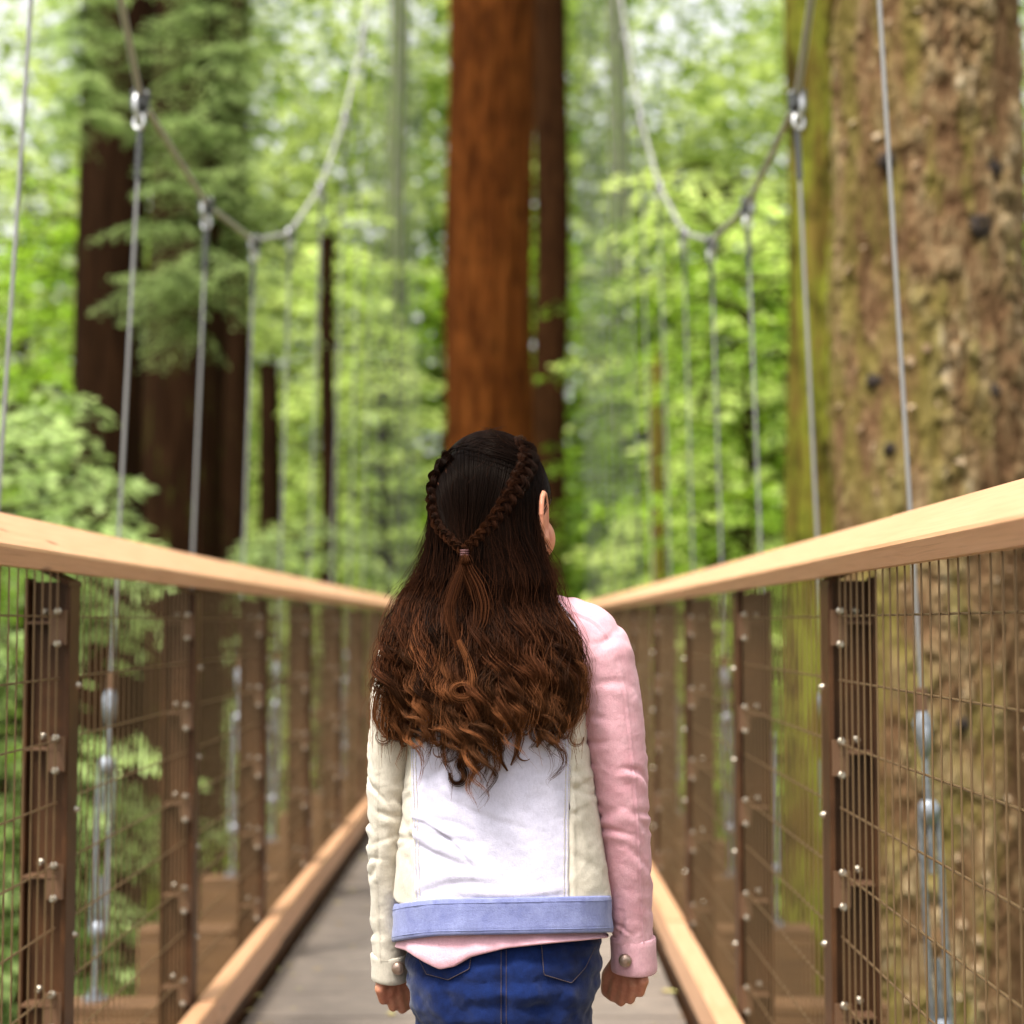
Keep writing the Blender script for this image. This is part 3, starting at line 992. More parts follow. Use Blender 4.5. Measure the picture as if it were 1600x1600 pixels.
def solidify_union(b, name, voxel, smooth_it, m, parent):
    me = bpy.data.meshes.new('tmp'); b.to_mesh(me); b.free()
    o = bpy.data.objects.new('tmp', me); COL.objects.link(o)
    md = o.modifiers.new('r', 'REMESH'); md.mode = 'VOXEL'; md.voxel_size = voxel
    ms = o.modifiers.new('s', 'SMOOTH'); ms.iterations = smooth_it; ms.factor = .5
    bpy.context.view_layer.update()
    dg = bpy.context.evaluated_depsgraph_get()
    nm = bpy.data.meshes.new_from_object(o.evaluated_get(dg))
    bpy.data.objects.remove(o); bpy.data.meshes.remove(me)
    nm.name = name
    nm.materials.clear(); nm.materials.append(m)
    nm.polygons.foreach_set('use_smooth', np.ones(len(nm.polygons), bool))
    return link(name, nm, parent, world=True)


HC = at(766, 789, YG)                       # head centre
yaw = R(33)
fd = Vector((math.sin(yaw), math.cos(yaw), 0)); rt = Vector((math.cos(yaw), -math.sin(yaw), 0)); up = Vector((0, 0, 1))
hrot = Matrix((rt, fd, up)).transposed()
H = lambda a, b_, c: HC + rt * a + fd * b_ + up * c
b = bmesh.new()
ball(b, HC + up * .006, (.070, .086, .086), hrot)
ball(b, H(0, .03, -.055), (.052, .056, .056), hrot)
ball(b, H(0, .055, -.093), (.030, .026, .022), hrot)
for s in (-1, 1):
    ball(b, H(s * .034, .052, -.044), (.030, .030, .032), hrot)
    chain(b, [H(s * .056, .02, -.06), H(s * .024, .062, -.094)], [.018, .014])
    chain(b, [H(s * .012, .080, .022), H(s * .040, .070, .022)], [.010, .009])
    # ear: a rim round a shallow bowl
    e0 = H(s * (.079 if s > 0 else .062), (-.002 if s > 0 else -.006), -.018)
    rim = [e0 + up * (.030 * math.sin(a)) + fd * (.016 * math.cos(a)) - fd * (.004) + rt * s * (.008 + .006 * math.cos(a + 3.14)) for a in np.linspace(-1.9, 4.0, 14)]
    chain(b, rim, [.0042] * 14)
    ball(b, e0, (.006, .013, .024), hrot)
    ball(b, e0 - up * .028 + fd * .006 + rt * s * .004, (.005, .008, .009), hrot)
chain(b, [H(0, .083, .004), H(0, .097, -.030)], [.008, .011])
chain(b, [H(-.009, .092, -.034), H(.009, .092, -.034)], [.008, .008])
chain(b, [H(-.017, .078, -.060), H(0, .087, -.057), H(.017, .078, -.060)], [.006, .008, .006])
chain(b, [H(-.015, .076, -.068), H(0, .084, -.069), H(.015, .076, -.068)], [.006, .008, .006])
neck = at(778, 935, YG + .012)
chain(b, [HC + Vector((.004, .006, -.06)), neck, neck - up * .06], [.045, .043, .06])
chain(b, [at(700, 1010, YG), at(875, 1010, YG)], [.05, .05])
chain(b, [at(725, 1080, YG), at(830, 1080, YG)], [.075, .075])
chain(b, [at(735, 1250, YG), at(835, 1250, YG)], [.078, .078])
chain(b, [at(735, 1430, YG), at(835, 1430, YG)], [.066, .066])
HIP = at(785, 1500, YG)
LEG = {}
for s in (-1, 1):
    hx = HIP.x + s * .052
    yo = .05 if s < 0 else -.06
    kn = Vector((hx + s * .006, YG + yo * .8 + .01, .36)); an = Vector((hx + s * .004, YG + yo * 1.6 - .02, .075))
    LEG[s] = (Vector((hx, YG, .60)), kn, an)
    chain(b, [LEG[s][0], kn, an, an - up * .045], [.036, .030, .026, .028])
    chain(b, [an - up * .045, an + Vector((s * .01, .12, -.05))], [.028, .022])
ARM = {1: [(884, 968, -.0), (935, 1015, 0), (962, 1110, .0), (972, 1240, .012), (983, 1400, .035), (986, 1480, .045), (986, 1499, .047)],
       -1: [(690, 968, -.0), (638, 1015, 0), (614, 1110, .01), (606, 1240, .022), (605, 1400, .045), (609, 1490, .055), (613, 1511, .058)]}
ARMP = {s: [at(px, py, YG + dy) for px, py, dy in ARM[s]] for s in ARM}
for s in (-1, 1):
    P = ARMP[s]
    chain(b, P, [.028, .032, .026, .022, .018, .018, .019])
    wr = P[-1]
    # hand: back of the hand to the camera, fingers curled forward under the palm, thumb on the inner side
    sx = -s                                          # towards the body
    pc = wr + Vector((0, .003, -.018))
    cd_ = Vector((sx * .45, .89, 0))                  # the fingers curl forward and towards the body
    for k in range(4):
        kn = wr + Vector(((.019 - .0112 * k) * sx, .012 - .008 * k, -.030 - (.003, .006, .003, -.004)[k]))
        lf = (1.0, 1.08, 1.0, .8)[k]
        chain(b, [wr + Vector((.008 * sx - .005 * k * sx, .004, -.002)), kn], [.0110, .0086])
        f1 = kn + cd_ * .010 * lf + Vector((0, 0, -.020 * lf)); f2 = f1 + cd_ * .018 * lf + Vector((0, 0, .003 + .002 * k)); f3 = f2 + cd_ * .002 + Vector((0, 0, .013))
        chain(b, [kn, f1, f2, f3], [.0080, .0072, .0068, .0058])
    t0 = wr + Vector((.016 * sx, .010, -.006)); t1 = t0 + Vector((.013 * sx, .012, -.018)); t2 = t1 + Vector((.002 * sx, .010, -.020)); t3 = t2 + Vector((-.008 * sx, .008, -.012))
    chain(b, [t0, t1, t2, t3], [.012, .0095, .0085, .0068])
body = solidify_union(b, 'body', .0024, 3, M['skin'], person)
for s in (-1, 1):
    e = MB(); c0 = H(s * .028, .074, .004)
    bm2 = bmesh.new(); ball(bm2, c0, .0115)
    me = bpy.data.meshes.new('eye'); bm2.to_mesh(me); bm2.free(); me.materials.append(M['eye'])
    link('eye', me, person, world=True)


def creases(A, B, seed, n, amp, lmin=.03, lmax=.075):
    """sharp cloth creases on a sheet with metric coordinates A, B"""
    q = np.random.default_rng(seed); d = np.zeros(np.broadcast(A, B).shape)
    a0, a1, b0, b1 = A.min(), A.max(), B.min(), B.max()
    for _ in range(n):
        ca, cb = q.uniform(a0, a1), q.uniform(b0, b1)
        an = q.normal(0, .55); ln = q.uniform(lmin, lmax); w = q.uniform(.0030, .0060); bend = q.normal(0, 6)
        al = (A - ca) * math.cos(an) + (B - cb) * math.sin(an); ac = -(A - ca) * math.sin(an) + (B - cb) * math.cos(an) + bend * al ** 2
        env = np.exp(-(al / ln) ** 4)
        d += q.uniform(.4, 1) * amp * env * (-np.exp(-(ac / w) ** 2) + .8 * np.exp(-((ac - 2.0 * w) / (1.7 * w)) ** 2) + .25 * np.exp(-((ac + 2.4 * w) / (1.9 * w)) ** 2))
    return d


# --- jacket ----------------------------------------------------------------
def itab(tab, col):
    a = np.array(tab, float)
    return lambda q: np.interp(q, a[:, 0], a[:, col])


TOR = [  # py, left px, right px, half depth, centre y shift
    (902, 728, 826, .048, .012), (925, 705, 850, .056, .010), (945, 676, 890, .066, .006), (975, 655, 915, .076, 0), (1010, 645, 918, .084, 0), (1060, 640, 912, .090, 0), (1130, 640, 913, .093, .002),
    (1200, 636, 922, .096, .004), (1300, 627, 936, .102, .004), (1400, 619, 951, .110, .004), (1470, 617, 954, .112, .004)]
tL, tR, tB, tC = (itab(TOR, k) for k in (1, 2, 3, 4))
EXP = 2.5


def wrinkle(P, seed, amp):
    """soft diagonal folds and puckers"""
    amp = amp * 1.25
    q = P * np.array([13., 13., 11.])
    q2 = np.stack([P[..., 0] * 16 + P[..., 2] * 9, P[..., 1] * 10, P[..., 2] * 15 - P[..., 0] * 6], -1)
    rid = 1 - np.abs(fbm(q2, 3, seed + 3)) * 2.2
    fine = 1 - np.abs(fbm(q2 * 2.6 + 5, 2, seed + 9)) * 2.4
    fine2 = 1 - np.abs(fbm(q2 * np.array([4.5, 4, 6.0]) + 9, 2, seed + 13)) * 2.4
    return amp * (.55 * fbm(q, 3, seed) + .42 * rid + .30 * fine + .16 * fine2 - .35)


def ring_pts(py, th, grow=0.0):
    """points on the torso surface: py (rows,1), th (rows,cols) angle, -90 deg = back"""
    l, r, b_, c = tL(py), tR(py), tB(py), tC(py)
    base = at_np(np.broadcast_to((l + r) / 2, th.shape), np.broadcast_to(py, th.shape), YG + 0 * th)
    a = (r - l) / 2 / F * YG
    x = np.sign(np.cos(th)) * np.abs(np.cos(th)) ** (2 / EXP) * (a + grow)
    y = np.sign(np.sin(th)) * np.abs(np.sin(th)) ** (2 / EXP) * (b_ + grow)
    return base + np.stack([x, y + c, 0 * x], -1)


def th_of(px, py):
    l, r = tL(py), tR(py)
    q = np.clip((px - (l + r) / 2) / ((r - l) / 2), -1, 1)
    return -np.arccos(np.sign(q) * np.abs(q) ** (EXP / 2))     # back half: theta in (-180, 0)


def torso_panel(name, py0, py1, nr, nc, ta, tb, m, parent, grow=0.0, amp=.0032, seed=1, bot=None, lip=True):
    py = np.linspace(py0, py1, nr)[:, None]
    if callable(py1): pass
    A = ta(py) if callable(ta) else np.full_like(py, ta); B = tb(py) if callable(tb) else np.full_like(py, tb)
    th = A + (B - A) * np.linspace(0, 1, nc)[None, :]
    P = ring_pts(py, th, grow)
    ctr = P.mean(1, keepdims=True)
    nrm = P - np.array([HIP.x, YG, 0]); nrm[..., 2] = 0; nrm /= np.linalg.norm(nrm, axis=-1, keepdims=True) + 1e-9
    P = P + nrm * (wrinkle(P, seed, amp * .6) + creases(P[..., 0], P[..., 2], seed, 22, .0022, .03, .09))[..., None]
    # seams stand a touch proud, then the panel edge rolls in
    e = np.minimum(np.arange(nc), nc - 1 - np.arange(nc))[None, :, None]
    P = P + nrm * np.where(e == 0, -.003, np.where(e == 2, .0012, 0.0))
    P = P - nrm * (.009 * np.clip((py - 1403) / 8, 0, 1))[..., None]      # tucked under the hem band
    er = (nr - 1 - np.arange(nr))[:, None, None]
    if lip: P = P + nrm * np.where(er == 0, -.006, 0)
    return link(name, mesh_np(name, P.reshape(-1, 3), grid_faces(nr, nc), m), parent, world=True)


PWL = lambda py: np.interp(py, [902, 1120, 1410], [660, 643, 655])
PWR = lambda py: np.interp(py, [902, 1120, 1410], [905, 889, 884])
tbl = lambda py: th_of(np.maximum(PWL(py), tL(py) + 6), py)
tbr = lambda py: th_of(np.minimum(PWR(py), tR(py) - 6), py)
jk = torso_panel('jacket', 902, 1434, 210, 120, tbl, tbr, M['white'], person, amp=.0030, seed=2)
jk['label'] = 'pastel denim jacket with lilac white back'
sp1 = torso_panel('side_panel', 902, 1434, 170, 30, lambda p: tbl(p) + .012, -math.pi, M['cream'], jk, amp=.0042, seed=3)
sp2 = torso_panel('side_panel', 902, 1434, 170, 30, lambda p: tbr(p) - .012, 0.0, M['cream'], jk, amp=.0042, seed=4)
torso_panel('front_panel', 902, 1434, 120, 60, -math.pi, -1.5 * math.pi, M['cream'], jk, seed=5)
torso_panel('front_panel', 902, 1434, 120, 60, 0.0, .5 * math.pi, M['pink'], jk, seed=6)
for o_ in (sp1, sp2): o_['label'] = 'cream side panel of the jacket'


def full_ring(name, rows, grow, m, parent, amp, seed, nc=200):
    """closed ring; rows: list of functions px -> py with a grow offset"""
    th = np.linspace(0, 2 * np.pi, nc, endpoint=False)[None, :]
    out = []
    for fpy, g in rows:
        p0 = ring_pts(np.full((1, 1), 1440.0), th, 0)
        pxs = (p0[0, :, 0] - CAM.x) / YG * F + 800
        py = np.broadcast_to(np.asarray(fpy(pxs), float), pxs.shape)
        P = np.stack([ring_pts(np.array([[py[i]]]), th[:, i:i + 1], grow + g)[0, 0] for i in range(nc)])
        nrm = P - np.array([HIP.x, YG, 0]); nrm[:, 2] = 0; nrm /= np.linalg.norm(nrm, axis=-1, keepdims=True)
        P = P + nrm * wrinkle(P, seed, amp)[:, None]
        P[:, 2] = at_np(0 * py + 800, py, np.minimum(P[:, 1], YG))[:, 2]
        out.append(P)
    V = np.stack(out)
    return link(name, mesh_np(name, V.reshape(-1, 3), grid_faces(len(rows), nc, True), m), parent, world=True)


arc = lambda x: 10 * np.clip((700 - x) / 82, 0, 1) ** 1.6 - 1 - 5 * np.clip((x - 700) / 250, 0, 1)
mk = lambda y0_: (lambda x: y0_ + arc(x))
full_ring('hem_band', [(mk(1405), -.006), (mk(1405.5), .001), (mk(1408), .002), (mk(1420), .002), (mk(1436), .0012), (mk(1450), .002), (mk(1460), .002), (mk(1463), .0005), (mk(1463), -.008)], .0, M['blueband'], jk, .0022, 8)
st = lambda q: full_ring('hem_stitching', [(mk(q), .0022), (mk(q + .9), .0027), (mk(q + 1.6), .0022)], .0, M['blueband'], jk, .0022, 8)
st(1412); st(1455)

# twin stitching beside the seams of the back panel
for edge in ('l', 'r'):
    q = MB()
    for off in (4, 9):
        pyv = np.arange(1000, 1402, 4.2)
        for y0s in pyv:
            pts = []
            for yy_ in (y0s, y0s + 2.9):
                px_ = (PWL(yy_) + off) if edge == 'l' else (PWR(yy_) - off)
                P_ = ring_pts(np.array([[yy_]]), th_of(np.array([[float(px_)]]), np.array([[yy_]])))
                n_ = P_ - np.array([HIP.x, YG, 0]); n_[..., 2] = 0; n_ /= np.linalg.norm(n_, axis=-1, keepdims=True)
                pts.append((P_ + n_ * (wrinkle(P_, 2, .0018) + .0011)[..., None])[0, 0])
            q.tube(pts, .0006, 4, cap=False)
    q.obj('seam_stitching', M['cream'], jk, world=True)

# shirt tail below the hem, hanging lower on the left
low = lambda x: np.interp(x, [610, 640, 665, 690, 712, 735, 790, 860, 935, 960], [1478, 1487, 1503, 1515, 1510, 1496, 1482, 1474, 1467, 1464])
full_ring('shirt', [(lambda x: 1440 + 0 * x, -.014), (lambda x: 1462 + 0 * x, -.012), (lambda x: .6 * 1462 + .4 * low(x), -.007), (lambda x: .3 * 1462 + .7 * low(x), -.005), (lambda x: low(x) - 2, -.004), (lambda x: low(x), -.006), (lambda x: low(x) - 1, -.012)], 0, M['shirt'], person, .004, 12)

# jacket collar (mostly under the hair)
b = MB()
colr = [neck + Vector((.060 * math.cos(a), .052 * math.sin(a) - .004, .012 - .02 * math.sin(a))) for a in np.linspace(-math.pi * 1.35, math.pi * .35, 26)]
b.tube(colr, [.013] * 26, 8)
b.obj('collar', M['pink'], jk, world=True)


def sleeve(name, tab, m, parent, seed, nr=260, nc=108, wr_amp=.0017):
    """tab rows: px, py, dY, half width (m), half depth (m)"""
    T = np.array(tab, float)
    P = np.array([at(px, py, YG + dy)[:] for px, py, dy in T[:, :3]])
    d = np.concatenate([[0], np.cumsum(np.linalg.norm(np.diff(P, axis=0), axis=1))])
    q = np.linspace(0, d[-1], nr)
    # smooth (Catmull-like) centre line by interpolating and blurring
    C = np.stack([np.interp(q, d, P[:, k]) for k in range(3)], -1)
    a, bb = np.interp(q, d, T[:, 3]), np.interp(q, d, T[:, 4])
    ker = np.hanning(15); ker /= ker.sum()
    pad = lambda v: np.convolve(np.pad(v, 7, mode='reflect', reflect_type='odd'), ker, 'valid')
    C = np.stack([pad(C[:, k]) for k in range(3)], -1); a, bb = pad(a), pad(bb)
    Tn = np.gradient(C, axis=0); Tn /= np.linalg.norm(Tn, axis=1, keepdims=True)
    dep = np.broadcast_to(np.array([0, 1.0, 0]), Tn.shape)
    lat = np.cross(dep, Tn); lat /= np.linalg.norm(lat, axis=1, keepdims=True); dep = np.cross(Tn, lat)
    th = np.linspace(0, 2 * np.pi, nc, endpoint=False)
    V = C[:, None] + np.cos(th)[None, :, None] * lat[:, None] * a[:, None, None] + np.sin(th)[None, :, None] * dep[:, None] * bb[:, None, None]
    nrm = V - C[:, None]; nrm /= np.linalg.norm(nrm, axis=-1, keepdims=True)
    # folds round the sleeve: strongest at the elbow and above the cuff
    u = (q / d[-1])[:, None]
    wv_ = q[:, None] * 60 + 1.8 * np.cos(th + 1)[None] + 7 * fbm(V * 7, 3, seed + 1)
    fold = (1 - 1.9 * np.abs(np.sin(wv_)) ** .7) + .5 * np.sin(q[:, None] * 170 + 9 * fbm(V * 12, 3, seed + 2) + 2 * np.sin(th)[None])
    fold = fold * (.25 + np.exp(-((u - .58) / .16) ** 2) + .8 * np.exp(-((u - .93) / .10) ** 2) + .3 * np.exp(-((u - .25) / .1) ** 2))
    js = int(round(((-2.05 if seed == 21 else -1.1) % (2 * np.pi)) / (2 * np.pi) * nc))
    V[:, js] += nrm[:, js] * .0016; V[:, (js + 1) % nc] -= nrm[:, (js + 1) % nc] * .0012      # back seam of the sleeve
    tq = ((th + np.pi / 2 + np.pi) % (2 * np.pi) - np.pi)[None, :] * .036 + 0 * q[:, None]      # arc length from the back of the arm
    qq = q[:, None] + 0 * tq
    d0 = d[-1]
    el_ = (qq > .45 * d0) & (qq < .78 * d0)
    cr = creases(tq, qq, seed, 26, .0024, .015, .045)
    mid_ = creases(tq, np.clip(qq, .48 * d0, .76 * d0), seed + 1, 11, .0036, .018, .04) * np.exp(-((qq / d0 - .62) / .16) ** 4)
    cu_ = creases(tq, np.clip(qq, .86 * d0, d0), seed + 2, 7, .0030, .012, .03) * np.clip((qq / d0 - .84) / .06, 0, 1)
    V = V + nrm * (wrinkle(V, seed, wr_amp) + .0003 * fold + cr + mid_ + cu_)[..., None]
    return link(name, mesh_np(name, V.reshape(-1, 3), grid_faces(nr, nc, True), m), parent, world=True)


slR = sleeve('sleeve', [(836, 955, .004, .026, .032), (880, 972, .002, .034, .044), (915, 990, 0, .041, .052), (938, 1025, 0, .043, .056), (953, 1090, .002, .041, .053), (964, 1180, .006, .039, .047), (973, 1260, .013, .0345, .042), (980, 1350, .025, .031, .037), (985, 1420, .037, .0285, .033), (988, 1452, .041, .0275, .031), (989, 1470, .042, .0265, .030)], M['pink'], jk, 21)
slR['label'] = 'pink right sleeve'
slL = sleeve('sleeve', [(732, 955, .004, .026, .032), (690, 972, .002, .034, .044), (658, 992, 0, .039, .052), (636, 1026, .0, .038, .054), (622, 1090, .006, .034, .051), (612, 1180, .014, .030, .046), (608, 1260, .022, .0275, .041), (605, 1350, .034, .0245, .036), (606, 1420, .045, .022, .032), (607, 1470, .050, .0215, .030), (608, 1492, .052, .0215, .029)], M['cream'], jk, 23)
slL['label'] = 'cream left sleeve'


def cuff(px, py0, py1, dy, a, bb, m, btn, lab):
    p0, p1 = at(px, py0, YG + dy), at(px + 1.5, py1, YG + dy + .006)
    rows = [(0, -.004), (0, .0008), (.05, .002), (.2, .0022), (.5, .0015), (.8, .0022), (.95, .002), (1, .0008), (1, -.004)]
    th = np.linspace(0, 2 * np.pi, 64, endpoint=False)
    V = []
    for t, g in rows:
        c = np.array(p0.lerp(p1, t))
        V.append(c + np.stack([np.cos(th) * (a + g), np.sin(th) * (bb + g), .0012 * np.sin(th * 2 + 1)], -1))
    V = np.stack(V)
    V = V + (wrinkle(V, 40, .0016))[..., None] * np.array([1, 1, 0])
    o = link('cuff', mesh_np('cuff', V.reshape(-1, 3), grid_faces(len(rows), 64, True), m), jk, world=True)
    o['label'] = lab
    bc = at(btn[0], btn[1], YG + dy - bb)
    q = MB(); q.tube([bc + Vector((0, .006, 0)), bc + Vector((0, -.002, 0)), bc + Vector((0, -.0045, 0)), bc + Vector((0, -.005, 0))], [.0085, .0085, .007, .002], 16)
    q.torus(bc + Vector((0, -.0035, 0)), (1, 0, 0), (0, 0, 1), .0068, .0012, 18, 6)
    q.obj('button', M['button'], jk, world=True)


cuff(989, 1464, 1519, .044, .0285, .031, M['pink'], (977, 1501), 'pink right cuff')
cuff(608, 1490, 1532, .053, .0228, .029, M['cream'], (622, 1513), 'cream left cuff')

# --- jeans -----------------------------------------------------------------
b = bmesh.new()
for k, (py, l, r, dpt) in enumerate([(1445, 640, 936, .094), (1470, 636, 938, .098), (1500, 634, 938, .104), (1530, 637, 935, .108), (1560, 645, 922, .104), (1580, 660, 905, .096)]):
    c = at((l + r) / 2, py, YG + .004)
    ball(b, c, ((r - l) / 2 / F * YG, dpt, .045))
for s in (-1, 1):
    hp_, kn, an = LEG[s]
    c0 = at(731 if s < 0 else 838, 1540, YG - .002); c1 = at(722 if s < 0 else 847, 1625, YG + .004)
    chain(b, [c0 + Vector((0, -.012, 0)), c1, kn, an], [.077, .058, .050, .046])
jn = solidify_union(b, 'jeans', .004, 4, M['jeans'], person)
co = np.empty(len(jn.data.vertices) * 3, np.float32); jn.data.vertices.foreach_get('co', co); co = co.reshape(-1, 3)
nv = np.empty(len(co) * 3, np.float32); jn.data.vertices.foreach_get('normal', nv); nv = nv.reshape(-1, 3)
wj = co.astype(float)
fold = np.sin(wj[:, 2] * 150 + 14 * wj[:, 0] + 6 * fbm(wj * 8, 3, 61)) * np.exp(-((wj[:, 2] - .535) / .045) ** 2)
dsp = wrinkle(wj, 60, .0050) + .0024 * fold
# centre seam pulls in
seam = np.exp(-((wj[:, 0] - at(788, 1500, YG).x) / .008) ** 2) * (wj[:, 1] < YG)
co2 = co + nv * (dsp - .006 * seam)[:, None]
jn.data.vertices.foreach_set('co', co2.astype(np.float32).ravel()); jn.data.update()
jb = BVHTree.FromPolygons([Vector(v) for v in co2], [tuple(p.vertices) for p in jn.data.polygons])


def on_jeans(px, py, off):
    o_ = CAM; d = (at(px, py, YG) - CAM).normalized()
    h = jb.ray_cast(o_, d)[0]
    return (h if h is not None else at(px, py, YG - .1)) - d * off


def dense(pts, n):
    pts = np.array(pts, float)
    d = np.concatenate([[0], np.cumsum(np.linalg.norm(np.diff(pts, axis=0), axis=1))])
    q = np.linspace(0, d[-1], n)
    return np.stack([np.interp(q, d, pts[:, k]) for k in range(pts.shape[1])], -1)


def pocket(outline):
    # filled patch as a fan of rows between left and right outline, laid on the cloth
    o_ = np.array(outline, float)                     # tl, bl, tip, br, tr
    rows = []
    for t in np.linspace(0, 1, 16):
        yl = o_[0] + (o_[1] - o_[0]) * min(1, t * 1.45) if t * 1.45 <= 1 else o_[1] + (o_[2] - o_[1]) * (t * 1.45 - 1) / .45
        yr = o_[4] + (o_[3] - o_[4]) * min(1, t * 1.45) if t * 1.45 <= 1 else o_[3] + (o_[2] - o_[3]) * (t * 1.45 - 1) / .45
        rows.append([on_jeans(*(yl + (yr - yl) * u)[:2], .0022)[:] for u in np.linspace(0, 1, 18)])
    p = link('pocket', mesh_np('pocket', np.array(rows).reshape(-1, 3), grid_faces(16, 18), M['jeans']), jn, world=True)
    for ins in (0.0,):
        q = MB()
        pts = dense([o_[0], o_[1], o_[2], o_[3], o_[4]], 46)
        for i in range(0, 45):
            a_, c_ = pts[i], pts[i] + (pts[i + 1] - pts[i]) * .72
            q.tube([on_jeans(*a_, .0030), on_jeans(*c_, .0030)], .00055, 4, cap=False)
        q.obj('pocket_stitching', M['thread'], jn, world=True)


pocket([(846, 1474), (850, 1523), (893, 1536), (915, 1512), (930, 1480)])
pocket([(655, 1500), (666, 1522), (700, 1531), (733, 1514), (737, 1488)])
q = MB()
for dx in (-3, 5):
    for t in np.linspace(1482, 1598, 50):
        q.tube([on_jeans(786 + dx, t, .0012), on_jeans(786 + dx, t + 1.6, .0012)], .0005, 4, cap=False)
q.obj('seam_stitching', M['thread'], jn, world=True)
for s in (-1, 1):
    an = LEG[s][2]
    b = bmesh.new()
    ball(b, Vector((an.x + s * .006, an.y + .045, .035)), (.042, .105, .034))
    ball(b, Vector((an.x, an.y - .01, .05)), (.040, .055, .05))
    ball(b, Vector((an.x + s * .008, an.y + .10, .024)), (.044, .055, .024))
    bmesh.ops.translate(b, verts=b.verts, vec=(0, 0, .004))
    for v in b.verts: v.co.z = max(v.co.z, .002)
    solidify_union(b, 'shoe', .005, 3, M['shoe'], person)

# --- hair ------------------------------------------------------------------
hb = bmesh.new()
for o_ in (jk, sp1, sp2, slR, slL, body):
    me = o_.data
    n0 = len(hb.verts)
    hb.from_mesh(me)
bv = BVHTree.FromBMesh(hb); hb.free()
gx = np.arange(540, 1040, 5.0); gz = np.arange(860, 1300, 5.0)
SY = np.full((len(gz), len(gx)), 2.40)
for i, py in enumerate(gz):
    for j, px in enumerate(gx):
        d = (at(px, py, 2.3) - CAM).normalized()
        h = bv.ray_cast(CAM, d)[0]
        if h is not None and h.y < 2.42: SY[i, j] = h.y
# let the hair bridge hollows: local minimum, then blur
mn = SY.copy()
for a in range(-3, 4):
    for c in range(-3, 4):
        mn = np.minimum(mn, np.roll(np.roll(SY, a, 0), c, 1) + .0015 * (a * a + c * c))
SY = mn
for _ in range(4):
    SY = (SY + np.roll(SY, 1, 0) + np.roll(SY, -1, 0) + np.roll(SY, 1, 1) + np.roll(SY, -1, 1)) / 5


def surf_y(px, py):
    u = np.clip((px - gx[0]) / 5, 0, len(gx) - 1.01); v = np.clip((py - gz[0]) / 5, 0, len(gz) - 1.01)
    i, j = v.astype(int), u.astype(int); fv, fu = v - i, u - j
    return SY[i, j] * (1 - fv) * (1 - fu) + SY[i + 1, j] * fv * (1 - fu) + SY[i, j + 1] * (1 - fv) * fu + SY[i + 1, j + 1] * fv * fu


HX, HY, RX, RZ, RD = 766.0, 789.0, 96.0, 117.0, .099
ENV = [(700, 690, 845), (760, 668, 864), (820, 662, 862), (860, 659, 862), (900, 646, 866), (940, 626, 868), (965, 617, 880), (1000, 607, 898), (1050, 598, 910), (1100, 593, 902), (1140, 597, 886), (1200, 600, 900), (1300, 620, 890)]
eL, eR = itab(ENV, 1), itab(ENV, 2)
sst = lambda a, c, x: (lambda t: t * t * (3 - 2 * t))(np.clip((x - a) / (c - a), 0, 1))


def head_y(px, py, off=0.0):
    e = np.clip((HY - py) / RZ, 0, .999)
    q = np.clip(1 - ((px - HX) / RX) ** 2 - e ** 2, 0.0004, 1)
    return YG - (RD + off) * np.sqrt(q)


def fall(phi, s, py, layer):
    """px, Y of free hanging hair at height py; phi = angle round the head, s = -1..1 across the fall"""
    e = np.clip((HY - py) / RZ, 0, .999)
    xh = HX + RX * np.sqrt(1 - e * e) * np.sin(phi)
    yh = YG - (RD + .006 * layer) * np.sqrt(1 - e * e) * np.cos(phi)
    xe = eL(py) + (eR(py) - eL(py)) * (s + 1) / 2
    k = sst(800, 940, py)
    px = xh * (1 - k) + xe * k
    yb = np.minimum(surf_y(px, np.maximum(py, 862)) - .004 - .024 * layer * (1 - .75 * s * s) - .004, YG + .015)
    k2 = sst(905, 1020, py)
    y = yh * (1 - k2) + yb * k2
    k3 = sst(900, 1000, py)
    y = y * (1 - k3) + np.minimum(y, yb + .002) * k3
    return px, y


strP, strR, strT, strN = [], [], [], []


def emit(px, py, Y, rad, tval, rnd):
    strP.append(at_np(px, py, Y)); strR.append(rad); strT.append(tval); strN.append(rnd)


NP_ = 46
hr = np.random.default_rng(77)
BR = [(814, 692), (825, 710), (820, 735), (804, 765), (786, 793), (766, 821), (747, 841), (728, 857)]
BL = [(706, 712), (686, 734), (676, 766), (679, 796), (686, 822), (706, 843), (722, 857)]
bry = lambda px: np.where(px > 727, np.interp(px, [p[0] for p in BR[::-1] if p[0] != 827], [p[1] for p in BR[::-1] if p[0] != 827]), np.interp(px, [668, 673, 686, 706, 722, 728], [768, 796, 822, 843, 857, 858]))

